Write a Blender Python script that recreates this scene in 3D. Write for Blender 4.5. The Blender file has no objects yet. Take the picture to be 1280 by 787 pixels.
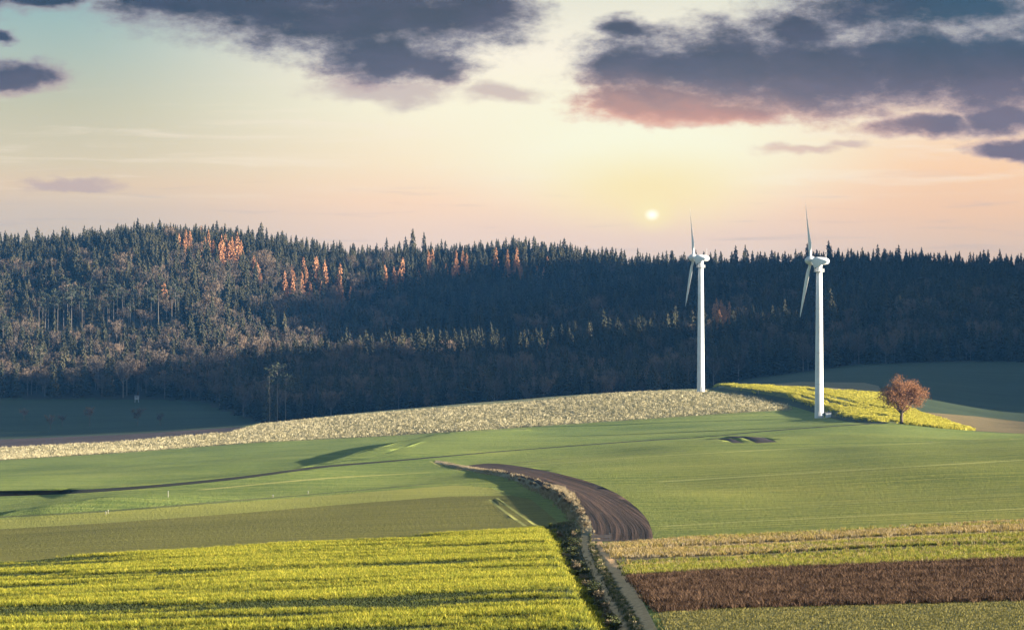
import bpy, math, random
import numpy as np
from mathutils import Vector, Matrix
from mathutils.geometry import delaunay_2d_cdt

R = math.radians
rng = np.random.default_rng(7)
random.seed(7)
SC = bpy.context.scene
COL = SC.collection

# ------------------------------------------------------------------ constants
F = 3600.0            # focal length in photo pixels (photo 1280 wide)
CU, CV = 640.0, 393.5
V0 = 330.0            # row of the eye-level horizon
EV = 2.4
SUN_EL, SUN_AZ = 9.5, 98.0
SUN_STRENGTH = 5.0
SKY_STRENGTH = 0.05
SUND = np.array([math.cos(R(SUN_EL))*math.sin(R(SUN_AZ)), math.cos(R(SUN_EL))*math.cos(R(SUN_AZ)), math.sin(R(SUN_EL))])

def lin(c):
    return tuple((x/255/12.92) if x/255 <= .04045 else ((x/255+.055)/1.055)**2.4 for x in c)

# ------------------------------------------------------------------ noise in numpy
def _hash(ix, iy, s):
    h = (ix.astype(np.int64)*374761393 + iy.astype(np.int64)*668265263 + s*982451653) & 0x7fffffff
    h = ((h ^ (h >> 13))*1274126177) & 0x7fffffff
    h = h ^ (h >> 16)
    return (h & 0xffff)/65535.0
def vnoise(x, y, s=0):
    x = np.asarray(x, float); y = np.asarray(y, float)
    ix = np.floor(x); iy = np.floor(y); fx = x-ix; fy = y-iy
    fx = fx*fx*(3-2*fx); fy = fy*fy*(3-2*fy)
    a = _hash(ix, iy, s); b = _hash(ix+1, iy, s); c = _hash(ix, iy+1, s); d = _hash(ix+1, iy+1, s)
    return (a*(1-fx)+b*fx)*(1-fy) + (c*(1-fx)+d*fx)*fy
def fbm(x, y, s=0, o=4):
    t = 0; a = .5; k = 1.0; n = 0
    for i in range(o):
        t = t + a*vnoise(x*k, y*k, s+i*17); n += a; a *= .5; k *= 2.03
    return t/n
def sstep(a, b, x):
    t = np.clip((x-a)/(b-a), 0, 1); return t*t*(3-2*t)

# ------------------------------------------------------------------ terrain
DR = [60, 150, 235, 300, 480, 750, 1000, 1213, 1400, 1470, 1600, 1750, 1850, 1950, 2050, 2150, 2300, 2450, 2600, 2800, 3300]
UT = {
 -600: [1262, 822, 740, 702, 648, 615, 600, 590, 582, 581, 568, 536, 515, 488, 455, 425, 385, 350, 328, 340, 400],
 0:    [1249, 806, 722, 684, 627, 595, 580, 570, 556, 555, 546, 516, 500, 478, 450, 425, 385, 345, 322, 335, 400],
 215:  [1243, 801, 714, 677, 619, 587, 571, 559, 541, 538, 535, 514, 500, 475, 445, 415, 370, 331, 306, 322, 400],
 320:  [1240, 798, 710, 673, 615, 581, 565, 552, 533, 529.5, 531, 514, 500, 480, 460, 438, 388, 342, 317, 332, 400],
 450:  [1236, 795, 706, 669, 611, 576, 558, 546, 521, 516, 521, 510, 498, 481, 463, 455, 412, 362, 338, 350, 410],
 640:  [1230, 790, 700, 662, 605, 566, 549, 536, 507, 500, 512, 505, 495, 478, 457, 453, 420, 367, 329, 345, 410],
 820:  [1225, 785, 693, 654, 597, 558, 541, 528, 492, 487.5, 496, 494, 486, 468, 442, 439, 414, 372, 347, 358, 420],
 960:  [1220, 781, 688, 648, 590, 552, 535, 523.5, 490, 484, 479, 474, 470, 455, 428, 422, 402, 372, 347, 360, 420],
 1100: [1216, 777, 681, 641, 583, 547, 529.5, 519, 498, 489.5, 473, 460, 455, 442, 415, 408, 392, 368, 344, 360, 420],
 1280: [1211, 772, 674, 635, 577, 549, 541, 536, 522, 512, 487, 462, 452, 437, 408, 398, 382, 366, 350, 362, 420],
 1900: [1192, 753, 655, 616, 560, 535, 528, 524, 516, 508, 487, 465, 452, 437, 408, 398, 382, 366, 350, 362, 420]}

def pchip(x, y, xq):
    x = np.asarray(x, float); y = np.asarray(y, float)     # y: (n, k)
    h = np.diff(x)[:, None]; d = np.diff(y, axis=0)/h
    m = np.zeros_like(y)
    for i in range(1, len(x)-1):
        w1 = 2*h[i]+h[i-1]; w2 = h[i]+2*h[i-1]
        ok = d[i-1]*d[i] > 0
        with np.errstate(all='ignore'):
            v = (w1+w2)/(w1/d[i-1]+w2/d[i])
        m[i] = np.where(ok, v, 0)
    m[0] = d[0]; m[-1] = d[-1]
    j = np.clip(np.searchsorted(x, xq)-1, 0, len(x)-2)
    hh = h[j]; t = ((xq-x[j])[:, None])/hh
    return ((1+2*t)*(1-t)**2*y[j] + t*(1-t)**2*hh*m[j] + t*t*(3-2*t)*y[j+1] + t*t*(t-1)*hh*m[j+1])

ucols = np.array(sorted(UT))
Ztab = np.array([[-(UT[u][i]-V0)/F*DR[i] for u in ucols] for i in range(len(DR))])
DF = np.exp(np.linspace(math.log(60), math.log(3300), 900))
UF = np.linspace(-600, 1900, 626)
Zf = pchip(DR, Ztab, DF)
Zf = pchip(ucols, Zf.T, UF).T                               # (D, u)
lDF0, lDFs = math.log(60), (math.log(3300)-math.log(60))/899

def shade_hill(x, y):
    """wooded ridge outside the right edge of the view, on the sunny side of the valley"""
    cx = 830.0
    gx = np.where(x < cx, sstep(430, cx, x), 1.0)
    prof = np.interp(y, HILL_Y, HILL_Z)
    return gx*prof
HILL_Y = [1290, 1330, 1390, 1450, 1520, 1700, 1800, 1880, 1925, 1990, 2035, 2080, 2200, 2350, 2450, 2600, 3000]
HILL_Z = [0, 55, 108, 145, 160, 165, 160, 150, 112, 112, 150, 165, 165, 160, 130, 80, 40]

def zbase(x, y):
    x = np.asarray(x, float); y = np.asarray(y, float)
    D = np.clip(y, 60, 3299.9)
    u = np.clip(CU + x/D*F, -600, 1900)
    a = np.clip((np.log(D)-lDF0)/lDFs, 0, 898.999); i = a.astype(int); fa = a-i
    b = np.clip((u+600)/4.0, 0, 624.999); j = b.astype(int); fb = b-j
    z = (Zf[i, j]*(1-fb)+Zf[i, j+1]*fb)*(1-fa) + (Zf[i+1, j]*(1-fb)+Zf[i+1, j+1]*fb)*fa
    z = z + shade_hill(x, y)
    z = z + (1.7-1.0*sstep(700, 950, y))*sstep(250, 420, y)*(1-sstep(1450, 1650, y))*(fbm(x/42, y/130, 71, 2)-.5)*2
    z = z + sstep(1830, 1950, y)*(fbm(x/70, y/70, 5, 3)-.5)*9
    return z

STEPS = []            # (world polyline, heights, right decay, left width)
def zt(x, y, steps=True):
    z = zbase(x, y)
    if not steps: return z
    x = np.asarray(x, float); y = np.asarray(y, float)
    shp = z.shape; xf = x.ravel(); yf = y.ravel(); zf = z.ravel().copy()
    for P, H, rd, lw in STEPS:
        lo = P.min(0)-rd*2.2; hi = P.max(0)+rd*2.2
        k = np.nonzero((xf > lo[0]) & (xf < hi[0]) & (yf > lo[1]) & (yf < hi[1]))[0]
        if not len(k): continue
        px = xf[k]; py = yf[k]
        best = np.full(len(k), 1e9); sd = np.zeros(len(k)); hh = np.zeros(len(k))
        for a in range(len(P)-1):
            d = P[a+1]-P[a]; L = math.hypot(*d); d = d/L
            n = np.array([-d[1], d[0]])
            if n[0] < 0: n = -n
            qx = px-P[a, 0]; qy = py-P[a, 1]
            t = np.clip(qx*d[0]+qy*d[1], 0, L)
            dx = qx-t*d[0]; dy = qy-t*d[1]
            dist = np.hypot(dx, dy)
            m = dist < best
            best = np.where(m, dist, best)
            sd = np.where(m, np.where(dx*n[0]+dy*n[1] > 0, dist, -dist), sd)
            hh = np.where(m, H[a]+(H[a+1]-H[a])*t/L, hh)
        f = np.where(sd > 0, np.exp(-(sd/rd)**2), 1-sstep(0, 1, -sd/lw))
        zf[k] += hh*f
    return zf.reshape(shp)

MD = np.exp(np.linspace(math.log(90), math.log(3200), 2600))
def hit(pts, steps=True):
    """photo pixels -> the point of the ground each looks at"""
    out = []
    for p in pts:
        if len(p) == 3:                                   # (u, None, D)
            x = (p[0]-CU)/F*p[2]; out.append((x, p[2])); continue
        u, v = p
        x = (u-CU)/F*MD; z = -(v-V0)/F*MD
        g = zt(x, MD, steps) - z
        k = np.nonzero(g > 0)[0]
        if not len(k): out.append((x[-1], MD[-1])); continue
        k = max(k[0], 1)
        t = g[k-1]/(g[k-1]-g[k]); D = MD[k-1]+t*(MD[k]-MD[k-1])
        out.append(((u-CU)/F*D, D))
    return np.array(out)
def dens(pts, step=14):
    out = []
    for a, b in zip(pts[:-1], pts[1:]):
        if len(a) == 3 or len(b) == 3:
            if len(a) == 3 and len(b) == 3:
                n = max(1, int(abs(a[0]-b[0])/step))
                for i in range(n):
                    t = i/n; out.append((a[0]+(b[0]-a[0])*t, None, a[2]+(b[2]-a[2])*t))
            else: out.append(a)
            continue
        n = max(1, int(math.hypot(a[0]-b[0], a[1]-b[1])/step))
        for i in range(n):
            t = i/n; out.append((a[0]+(b[0]-a[0])*t, a[1]+(b[1]-a[1])*t))
    out.append(pts[-1]); return out

def curve(pts, step=12):
    """smooth Catmull-Rom line through photo pixels"""
    P = [np.array(p, float) for p in pts]; P = [2*P[0]-P[1]]+P+[2*P[-1]-P[-2]]
    out = []
    for i in range(1, len(P)-2):
        n = max(2, int(np.linalg.norm(P[i+1]-P[i])/step))
        for k in range(n):
            t = k/n
            q = .5*((2*P[i])+(-P[i-1]+P[i+1])*t+(2*P[i-1]-5*P[i]+4*P[i+1]-P[i+2])*t*t+(-P[i-1]+3*P[i]-3*P[i+1]+P[i+2])*t**3)
            out.append(tuple(q))
    out.append(tuple(P[-2])); return out

def add_step(px, h, rd, lw, sm=True):
    P = hit(curve(px, 30) if sm else px, False)
    n = len(P); H = np.interp(np.linspace(0, 1, n), np.linspace(0, 1, len(h)), h)
    STEPS.append((P, H, rd, lw))
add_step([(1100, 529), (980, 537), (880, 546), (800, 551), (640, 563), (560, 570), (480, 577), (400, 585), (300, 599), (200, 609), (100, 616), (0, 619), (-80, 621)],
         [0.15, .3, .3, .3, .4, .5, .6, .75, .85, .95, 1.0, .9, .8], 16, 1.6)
add_step([(640, 541), (610, 544), (560, 551), (500, 562), (440, 575), (400, 583)], [0.4, 2.4, 3.2, 2.6, 1.4, .4], 26, 8)
add_step([(260, 621), (190, 631), (130, 640), (60, 646), (0, 647)], [0, 1.6, 2.2, 1.7, .8], 16, 5)
TRK = [(545, 577), (580, 585), (630, 594), (670, 605), (700, 619), (722, 635), (735, 651), (737, 668)]
add_step(TRK, [0.1, .35, .6, .8, .9, .9, .7, .3], 4.0, 1.6)
add_step([(882, 484.5), (930, 490), (990, 501), (1040, 517), (1064, 524), (1110, 529)], [0.5, 2.0, 2.6, 2.2, 1.5, .3], 40, 5)
add_step([(690, 657), (708, 690), (740, 745), (765, 790)], [-.5, -.8, -.8, -.8], 1.6, 1.4)

# ------------------------------------------------------------------ fields (photo outlines laid on the ground)
B = 900   # below the frame
TRACK_C = [(737, 668), (738, 682), (746, 704), (764, 738), (790, 787), (840, 880)]
PLOUGH_L = [(580, 582), (630, 591), (670, 602), (700, 616), (723, 632), (736, 648), (740, 662), (737, 677)]
PLOUGH_R = [(816, 676), (816, 668), (811, 652), (798, 636), (774, 618), (740, 603), (700, 592), (660, 584), (622, 579), (600, 579.5), (580, 582)]
FIELDS = [   # name, priority order: first match wins
 ('farm_track',       curve([(727, 668), (726, 684), (733, 704), (750, 738), (772, 787), (815, 890)])+curve([(875, 890), (822, 787), (796, 738), (776, 707), (757, 684), (748, 668)])),
 ('grass_verge',      curve([(545, 574.5), (580, 582), (630, 591), (670, 602), (700, 616), (723, 632), (736, 648), (740, 662), (739, 669)])+curve([(727, 668), (722, 652), (710, 636), (690, 622), (664, 609), (630, 596), (580, 586.5), (543, 578)])),
 ('ditch_bank',       curve([(690, 656), (716, 652), (727, 668), (726, 684), (733, 704), (750, 738), (772, 787), (815, 890)])+curve([(800, 890), (762, 790), (744, 755), (724, 725), (706, 696), (697, 672), (690, 656)])),
 ('rapeseed_field',   dens([(-150, 714), (0, 703), (100, 696), (200, 690), (300, 684), (400, 678), (500, 671), (600, 664), (690, 657)])+curve([(690, 657), (697, 672), (706, 696), (724, 725), (744, 755), (762, 790), (810, 890)])+[(-150, B)]),
 ('ploughed_strip',   curve(PLOUGH_L)+curve(PLOUGH_R)),
 ('mixed_crop_strip', dens([(745, 682), (816, 676), (900, 669), (1000, 664), (1100, 659), (1280, 651), (1450, 644)])+dens([(1450, 692), (1280, 700), (1100, 707), (900, 714), (786, 720)])+[(766, 706), (750, 690)]),
 ('dry_stalk_field',  dens([(786, 720), (900, 714), (1100, 707), (1280, 700), (1450, 692)])+dens([(1450, 742), (1280, 750), (1100, 755), (900, 760), (822, 765)])+[(806, 748)]),
 ('lower_meadow',     dens([(822, 765), (900, 760), (1100, 755), (1280, 750), (1450, 742)])+[(1450, B), (885, B), (838, 800)]),
 ('olive_field',      dens([(-150, 672), (0, 661), (150, 652), (300, 641), (430, 630), (560, 620), (640, 619), (664, 624), (684, 640), (700, 655), (690, 657), (600, 664), (500, 671), (400, 678), (300, 684), (200, 690), (100, 696), (0, 703), (-150, 714)])),
 ('pale_grass_strip', dens([(-150, 657), (0, 648.5), (130, 639), (320, 625.5), (480, 613), (570, 606), (612, 609), (640, 619), (560, 620), (430, 630), (300, 641), (150, 652), (0, 661), (-150, 672)])),
 ('step_shadow_strip',      curve([(1100, 528.2), (980, 536.2), (880, 545.3), (800, 550.3), (640, 562.2), (560, 569), (480, 575.8), (400, 582.2), (300, 595), (200, 605), (100, 611.5), (0, 613.5), (-100, 615)])+curve([(-100, 622), (0, 620), (100, 616), (200, 608.5), (300, 598.3), (400, 584.8), (480, 577.6), (560, 570.3), (640, 563.2), (800, 551.3), (880, 546.2), (980, 537.2), (1100, 529)])),
 ('dug_strip',        [(908, 545), (928, 544.8), (972, 552), (946, 553.6)]),
 ('dug_strip',        [(884, 548), (898, 547.4), (930, 553.2), (916, 553.4)]),
 ('bank_grass',       curve([(884, 483), (930, 488.5), (990, 499), (1040, 514.5), (1064, 522), (1112, 528)])+curve([(1100, 530), (1060, 527), (1036, 521), (985, 506), (930, 494), (880, 486)])),
 ('cornfield',        dens([(-150, 586), (0, 575), (150, 566), (320, 553), (480, 545), (640, 535), (800, 524), (920, 516), (990, 512)])+[(985, 506), (930, 494), (884, 490)]+dens([(884, None, 1432), (820, None, 1440), (640, None, 1425), (450, None, 1432), (330, None, 1440)])+dens([(300, 536.5), (290, 540), (150, 552), (0, 560), (-150, 570)])),
 ('brow_strip',       dens([(905, None, 1440), (820, None, 1441), (640, None, 1426), (450, None, 1433), (345, None, 1441)])+dens([(345, None, 1500), (450, None, 1500), (640, None, 1500), (820, None, 1500), (905, None, 1480)])),
 ('ploughed_margin',  dens([(-150, 570), (0, 560), (150, 552), (290, 540), (318, 534.5)])+dens([(318, 533), (300, 533.5), (150, 543.2), (0, 549), (-150, 556)])),
 ('flowering_rape',   dens([(886, 482), (930, 488.5), (990, 499), (1040, 514.5), (1064, 522), (1112, 528), (1140, 531), (1180, 535.5), (1216, 538)])+dens([(1214, 537), (1180, 525), (1150, 516), (1120, 503), (1104, 492), (1060, 488), (1000, 485), (960, 482)])+[(920, None, 1480)]),
 ('stubble_field',    dens([(1216, 538), (1280, 542), (1450, 548)])+dens([(1450, 540), (1280, 527), (1220, 520), (1150, 514.5), (1180, 525)])),
 ('fallow_field',     dens([(960, 482), (1000, 485), (1060, 488), (1104, 492), (1098, 482), (1080, 478), (1000, 477), (960, 480)])),
]
CENTRE = 'green_field'; FAR = 'valley_meadow'
POLY = []
for nm, px in FIELDS:
    POLY.append((nm, hit([p for i, p in enumerate(px) if i == 0 or p != px[i-1]])))
# pale wheel tracks through the green field: (line, half width in metres)
LINES = [('wheel_track', [(820, 602), (1000, 591), (1280, 574.5), (1400, 568)], 1.8), ('wheel_track', [(830, 657), (1000, 648), (1280, 635), (1400, 629)], .8),
         ('wheel_track', [(860, 640), (1000, 632), (1280, 618), (1400, 612)], .35), ('wheel_track', [(650, 582), (800, 571), (1000, 560), (1280, 548), (1350, 545)], 1.3),
         ('wheel_track', [(612, 624), (634, 641), (657, 657)], .2), ('wheel_track', [(621, 622), (646, 640), (670, 656)], .2),
         ('wheel_track', [(538, 576), (552, 583), (575, 588)], .3), ('wheel_track', [(546, 575), (562, 581), (580, 584)], .3),
          ('wheel_track', [(250, 612), (400, 598), (540, 590)], 1.0),
         ('crop_furrow', [(678, 659), (681, 685), (696, 716), (714, 752), (728, 800), (742, 850)], .2)]
DARK = [[(-60, 580.5), (0, 576.6), (150, 567.6), (320, 554.6), (480, 546.6), (640, 536.6), (800, 525.5), (920, 517.4), (988, 513.2)], [(1000, 534), (860, 540), (700, 548)], [(300, 575), (100, 585), (-60, 590)], [(420, 566), (250, 576), (60, 585)], [(540, 604), (420, 615), (300, 625), (130, 638.5), (-60, 649)], [(860, 563), (700, 573), (640, 579)]]
LINES += [('dark_grass_line', d, .9) for d in DARK]
LP = []
for nm, px, w in LINES:
    P = hit(curve(px, 18)); T = np.gradient(P, axis=0); T /= np.linalg.norm(T, axis=1)[:, None]
    N = np.stack([-T[:, 1], T[:, 0]], 1)
    LP.append((nm, np.concatenate([P+N*w, (P-N*w)[::-1]])))
RUTS = []
TC = curve(TRACK_C+[(870, 940)], 10)
TCW = hit(TC)

def inside(poly, x, y):
    c = np.zeros(len(x), bool); n = len(poly); j = n-1
    lo = poly.min(0); hi = poly.max(0)
    k = np.nonzero((x >= lo[0]) & (x <= hi[0]) & (y >= lo[1]) & (y <= hi[1]))[0]
    xx = x[k]; yy = y[k]; cc = np.zeros(len(k), bool)
    for i in range(n):
        xi, yi = poly[i]; xj, yj = poly[j]
        if yi != yj:
            m = ((yi > yy) != (yj > yy)) & (xx < (xj-xi)*(yy-yi)/(yj-yi)+xi)
            cc ^= m
        j = i
    c[k] = cc; return c

def classify(x, y):
    cls = np.full(len(x), '', dtype=object)
    for nm, P in POLY[:3]+LP+POLY[3:]:
        m = (cls == '') & inside(P, x, y); cls[m] = nm
    cls[(cls == '') & (y < brow_y(x, y))] = CENTRE
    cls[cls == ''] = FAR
    cls[(cls == FAR) & (y > forest_y(x, y))] = 'forest_floor'
    return cls
BU = [-600, 0, 300, 330, 450, 640, 820, 890, 960, 1060, 1120, 1216, 1280, 1900]
BD = [1420, 1380, 1420, 1500, 1500, 1500, 1500, 1470, 1440, 1150, 1060, 960, 960, 960]
def brow_y(x, y): return np.interp(CU+x/np.maximum(y, 60)*F, BU, BD)
def forest_y(x, y): return np.interp(CU+x/np.maximum(y, 60)*F, [250, 335, 820, 930], [1850, 1610, 1610, 1850]) + (fbm(x/60, x*0+3, 9, 3)-.5)*40

# ------------------------------------------------------------------ materials
def node_mat(name):
    m = bpy.data.materials.new(name); m.use_nodes = True
    nt = m.node_tree; b = nt.nodes['Principled BSDF']
    b.inputs['Roughness'].default_value = .85
    b.inputs['Specular IOR Level'].default_value = .15
    return m, nt, b
def N(nt, t, **kw):
    n = nt.nodes.new(t)
    for k, v in kw.items():
        if k in n.inputs: n.inputs[k].default_value = v
        else: setattr(n, k, v)
    return n
def ramp(nt, fac, stops):
    r = nt.nodes.new('ShaderNodeValToRGB'); e = r.color_ramp.elements
    while len(e) < len(stops): e.new(.5)
    for i, (p, c) in enumerate(stops):
        e[i].position = p; e[i].color = (*c, 1)
    nt.links.new(fac, r.inputs[0]); return r.outputs[0]
def noise_at(nt, scale, detail=3.0, rough=.55, rot=0.0, seed=0.0):
    g = N(nt, 'ShaderNodeNewGeometry')
    mp = N(nt, 'ShaderNodeMapping'); mp.inputs['Scale'].default_value = scale
    mp.inputs['Location'].default_value = (seed*13.7, seed*7.1, 0)
    r = N(nt, 'ShaderNodeVectorRotate', rotation_type='Z_AXIS'); r.inputs['Angle'].default_value = rot
    nt.links.new(g.outputs['Position'], r.inputs['Vector']); nt.links.new(r.outputs[0], mp.inputs['Vector'])
    n = N(nt, 'ShaderNodeTexNoise'); n.inputs['Scale'].default_value = 1; n.inputs['Detail'].default_value = detail; n.inputs['Roughness'].default_value = rough
    nt.links.new(mp.outputs[0], n.inputs['Vector']); return n.outputs['Fac']
def mixf(nt, a, b, f):
    m = N(nt, 'ShaderNodeMix', data_type='FLOAT'); m.inputs[0].default_value = f
    nt.links.new(a, m.inputs[2]); nt.links.new(b, m.inputs[3]); return m.outputs[0]
def mixc(nt, a, b, f):
    m = N(nt, 'ShaderNodeMix', data_type='RGBA')
    nt.links.new(f, m.inputs[0])
    for s, v in ((6, a), (7, b)):
        if isinstance(v, tuple): m.inputs[s].default_value = (*v, 1)
        else: nt.links.new(v, m.inputs[s])
    return m.outputs[2]
def ground_mat(name, c0, c1, c2, fine=(1.2, 1.2, 1.2), big=(.02, .02, .02), streak=(.01, .4, .1), rot=0.0, bump=.6, bdist=.3, bscale=(2.2, 2.2, 2.2), w=(.35, .35), seed=0.0, contrast=.13):
    m, nt, b = node_mat(name)
    n1 = noise_at(nt, fine, 6, .75, 0, seed); n2 = noise_at(nt, big, 4, .6, 0, seed+1); n3 = noise_at(nt, streak, 3, .6, rot, seed+2)
    f = mixf(nt, n1, n2, w[0]); f = mixf(nt, f, n3, w[1])
    col = ramp(nt, f, [(.5-contrast, c0), (.5, c1), (.5+contrast, c2)])
    nt.links.new(col, b.inputs['Base Color'])
    bn = noise_at(nt, bscale, 3, .7, rot, seed+3)
    bb = mixf(nt, bn, n3, .25)
    bp = N(nt, 'ShaderNodeBump'); bp.inputs['Strength'].default_value = bump; bp.inputs['Distance'].default_value = bdist
    nt.links.new(bb, bp.inputs['Height']); nt.links.new(bp.outputs[0], b.inputs['Normal'])
    return m
def rand_mat(name, c0, c1, c2=None, rough=.8, trans=0.0, posvar=None, foot=None):
    """colour differs from one copy to the next"""
    m, nt, b = node_mat(name)
    oi = N(nt, 'ShaderNodeObjectInfo')
    stops = [(0, c0), (1, c1)] if c2 is None else [(0, c0), (.55, c1), (1, c2)]
    f = oi.outputs['Random']
    if posvar:
        n = noise_at(nt, (posvar,)*3, 2, .5); f = mixf(nt, f, n, .5)
    cout = ramp(nt, f, stops)
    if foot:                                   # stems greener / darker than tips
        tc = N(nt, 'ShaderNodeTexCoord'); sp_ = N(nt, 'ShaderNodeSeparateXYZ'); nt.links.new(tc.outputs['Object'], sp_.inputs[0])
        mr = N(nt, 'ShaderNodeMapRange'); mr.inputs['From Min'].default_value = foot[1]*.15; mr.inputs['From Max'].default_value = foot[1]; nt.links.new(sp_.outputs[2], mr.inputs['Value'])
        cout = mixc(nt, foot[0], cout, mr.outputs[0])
    nt.links.new(cout, b.inputs['Base Color'])
    b.inputs['Roughness'].default_value = rough
    if trans:
        tr = N(nt, 'ShaderNodeBsdfTranslucent'); mx = N(nt, 'ShaderNodeMixShader'); mx.inputs[0].default_value = trans
        nt.links.new(cout, tr.inputs['Color'])
        nt.links.new(b.outputs[0], mx.inputs[1]); nt.links.new(tr.outputs[0], mx.inputs[2])
        nt.links.new(mx.outputs[0], nt.nodes['Material Output'].inputs['Surface'])
    return m
def flat_mat(name, c, rough=.6, var=.08, sc=.8, metal=0.0):
    m, nt, b = node_mat(name)
    n = noise_at(nt, (sc, sc, sc*.4), 4, .6)
    lo = tuple(x*(1-var) for x in c); hi = tuple(min(1, x*(1+var)) for x in c)
    nt.links.new(ramp(nt, n, [(.3, lo), (.7, hi)]), b.inputs['Base Color'])
    b.inputs['Roughness'].default_value = rough; b.inputs['Metallic'].default_value = metal; b.inputs['Specular IOR Level'].default_value = .35
    return m

M = {}
G = ground_mat
M['green_field']     = G('winter_wheat', (.075, .115, .024), (.135, .180, .038), (.215, .235, .056), (.8, .30, 1), (.022, .010, .01), (.006, .55, .1), rot=.05, seed=1, bump=1.0, bdist=.5, w=(.42, .45), contrast=.095)  # colour streaks carry seed rows and also paint in furrow shading
M['wheel_track']     = G('pale_grass', (.20, .21, .055), (.26, .26, .07), (.33, .31, .10), seed=2, bump=1, bdist=.4)
def olive_near(m):
    nt = m.node_tree; b = nt.nodes['Principled BSDF']; src = b.inputs['Base Color'].links[0].from_socket
    g = N(nt, 'ShaderNodeNewGeometry'); s = N(nt, 'ShaderNodeSeparateXYZ'); nt.links.new(g.outputs['Position'], s.inputs[0])
    big = noise_at(nt, (.02, .008, .01), 3, .6, 0, 3); mr = N(nt, 'ShaderNodeMapRange'); mr.inputs['From Min'].default_value = 900; mr.inputs['From Max'].default_value = 380; nt.links.new(s.outputs[1], mr.inputs['Value'])
    mr2 = N(nt, 'ShaderNodeMapRange'); mr2.inputs['From Min'].default_value = -30; mr2.inputs['From Max'].default_value = 40; nt.links.new(s.outputs[0], mr2.inputs['Value'])
    f = N(nt, 'ShaderNodeMath', operation='MULTIPLY'); nt.links.new(mr.outputs[0], f.inputs[0]); nt.links.new(mr2.outputs[0], f.inputs[1])
    f2 = N(nt, 'ShaderNodeMath', operation='MULTIPLY'); nt.links.new(f.outputs[0], f2.inputs[0]); f2.inputs[1].default_value = .75
    hs = N(nt, 'ShaderNodeMix', data_type='RGBA', blend_type='MULTIPLY'); hs.inputs[0].default_value = 1; nt.links.new(src, hs.inputs[6]); hs.inputs[7].default_value = (1.18, .92, .62, 1)
    nt.links.new(mixc(nt, src, hs.outputs[2], f2.outputs[0]), b.inputs['Base Color'])
olive_near(M['green_field'])
M['olive_field']     = G('olive_seedlings', (.07, .072, .012), (.122, .118, .022), (.19, .17, .036), (2.2, 2.2, 2), (.02, .02, .02), (.02, .8, .1), seed=3, bump=1, bdist=.4)
M['rapeseed_field']  = G('crop_undergrowth', (.018, .026, .008), (.03, .04, .012), (.05, .055, .018), (2, 2, 2), seed=4, bump=.4, bdist=.1)
M['ditch_bank']      = G('ditch_weeds', (.025, .03, .014), (.045, .05, .022), (.09, .075, .04), (2, 2, 2), seed=5, bump=1, bdist=.4)
M['grass_verge']     = G('dry_verge', (.12, .11, .06), (.20, .18, .11), (.27, .24, .16), (2, 2, 2), seed=6, bump=1, bdist=.4)
M['ploughed_strip']  = G('ploughed_soil', (.014, .009, .007), (.036, .021, .016), (.085, .052, .038), (2.5, 1.2, 1), (.05, .02, .02), (1.5, .012, .1), rot=-.055, seed=7, bump=1, bdist=.35, bscale=(3, .1, 1), w=(.2, .75), contrast=.12)
M['mixed_crop_strip']= G('mixed_undergrowth', (.05, .04, .016), (.085, .062, .026), (.13, .10, .045), (2, 2, 2), streak=(.02, .6, .1), seed=8, bump=.5, bdist=.15, w=(.3, .5))
M['dry_stalk_field'] = G('dark_stubble_soil', (.022, .012, .008), (.04, .022, .014), (.07, .04, .026), (2, 2, 2), seed=9, bump=1, bdist=.3)
M['lower_meadow']    = G('short_grass', (.07, .07, .024), (.11, .105, .036), (.15, .14, .05), (3, 3, 3), streak=(.02, .8, .1), seed=10, bump=1, bdist=.25)
M['step_shadow_strip']     = G('step_shadow_soil', (.008, .008, .005), (.014, .014, .008), (.024, .026, .012), seed=11, bump=.2, bdist=.1)  # near-black tone paints in the shadow that falls along the step
M['dug_strip']       = G('dug_earth', (.020, .014, .014), (.035, .026, .024), (.06, .045, .04), seed=12, bump=.4, bdist=.1)
M['pale_grass_strip'] = G('pale_young_grass', (.15, .165, .034), (.20, .205, .042), (.255, .245, .06), (1.5, 1.5, 1), (.02, .02, .02), (.006, .5, .1), rot=.04, seed=23, bump=1, bdist=.4)
M['bank_grass']      = G('bank_shade_grass', (.020, .030, .014), (.035, .048, .02), (.06, .075, .03), seed=13, bump=.8, bdist=.3)  # grass darkened to paint in the shade on the bank face
M['cornfield']       = G('corn_stubble_floor', (.10, .10, .045), (.16, .15, .07), (.24, .22, .11), (1, 1, 1), seed=14, bump=1, bdist=.4)
M['brow_strip']      = G('brow_grass', (.11, .12, .05), (.15, .155, .07), (.20, .19, .10), seed=15, bump=1, bdist=.4)
M['ploughed_margin'] = G('purple_soil', (.035, .025, .024), (.055, .04, .037), (.085, .062, .056), (.6, .6, 1), seed=16, bump=1, bdist=.5)
M['flowering_rape']  = G('rape_leaves', (.05, .06, .015), (.09, .10, .022), (.15, .15, .035), (.6, .6, 1), seed=17, bump=1, bdist=.5)
M['stubble_field']   = G('brown_stubble', (.085, .066, .028), (.13, .10, .042), (.18, .14, .065), (.6, .6, 1), (.02, .02, .02), (.5, .02, .1), rot=-.3, seed=18, bump=1, bdist=.4)
M['fallow_field']    = G('fallow_grass', (.12, .105, .05), (.17, .145, .07), (.22, .19, .10), seed=19, bump=1, bdist=.4)
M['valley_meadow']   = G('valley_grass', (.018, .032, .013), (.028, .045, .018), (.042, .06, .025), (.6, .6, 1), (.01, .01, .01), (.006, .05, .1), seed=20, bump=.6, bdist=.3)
M['forest_floor']    = G('forest_litter', (.018, .02, .012), (.03, .03, .018), (.05, .042, .025), (.4, .4, 1), seed=21, bump=.6, bdist=.4)
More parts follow.
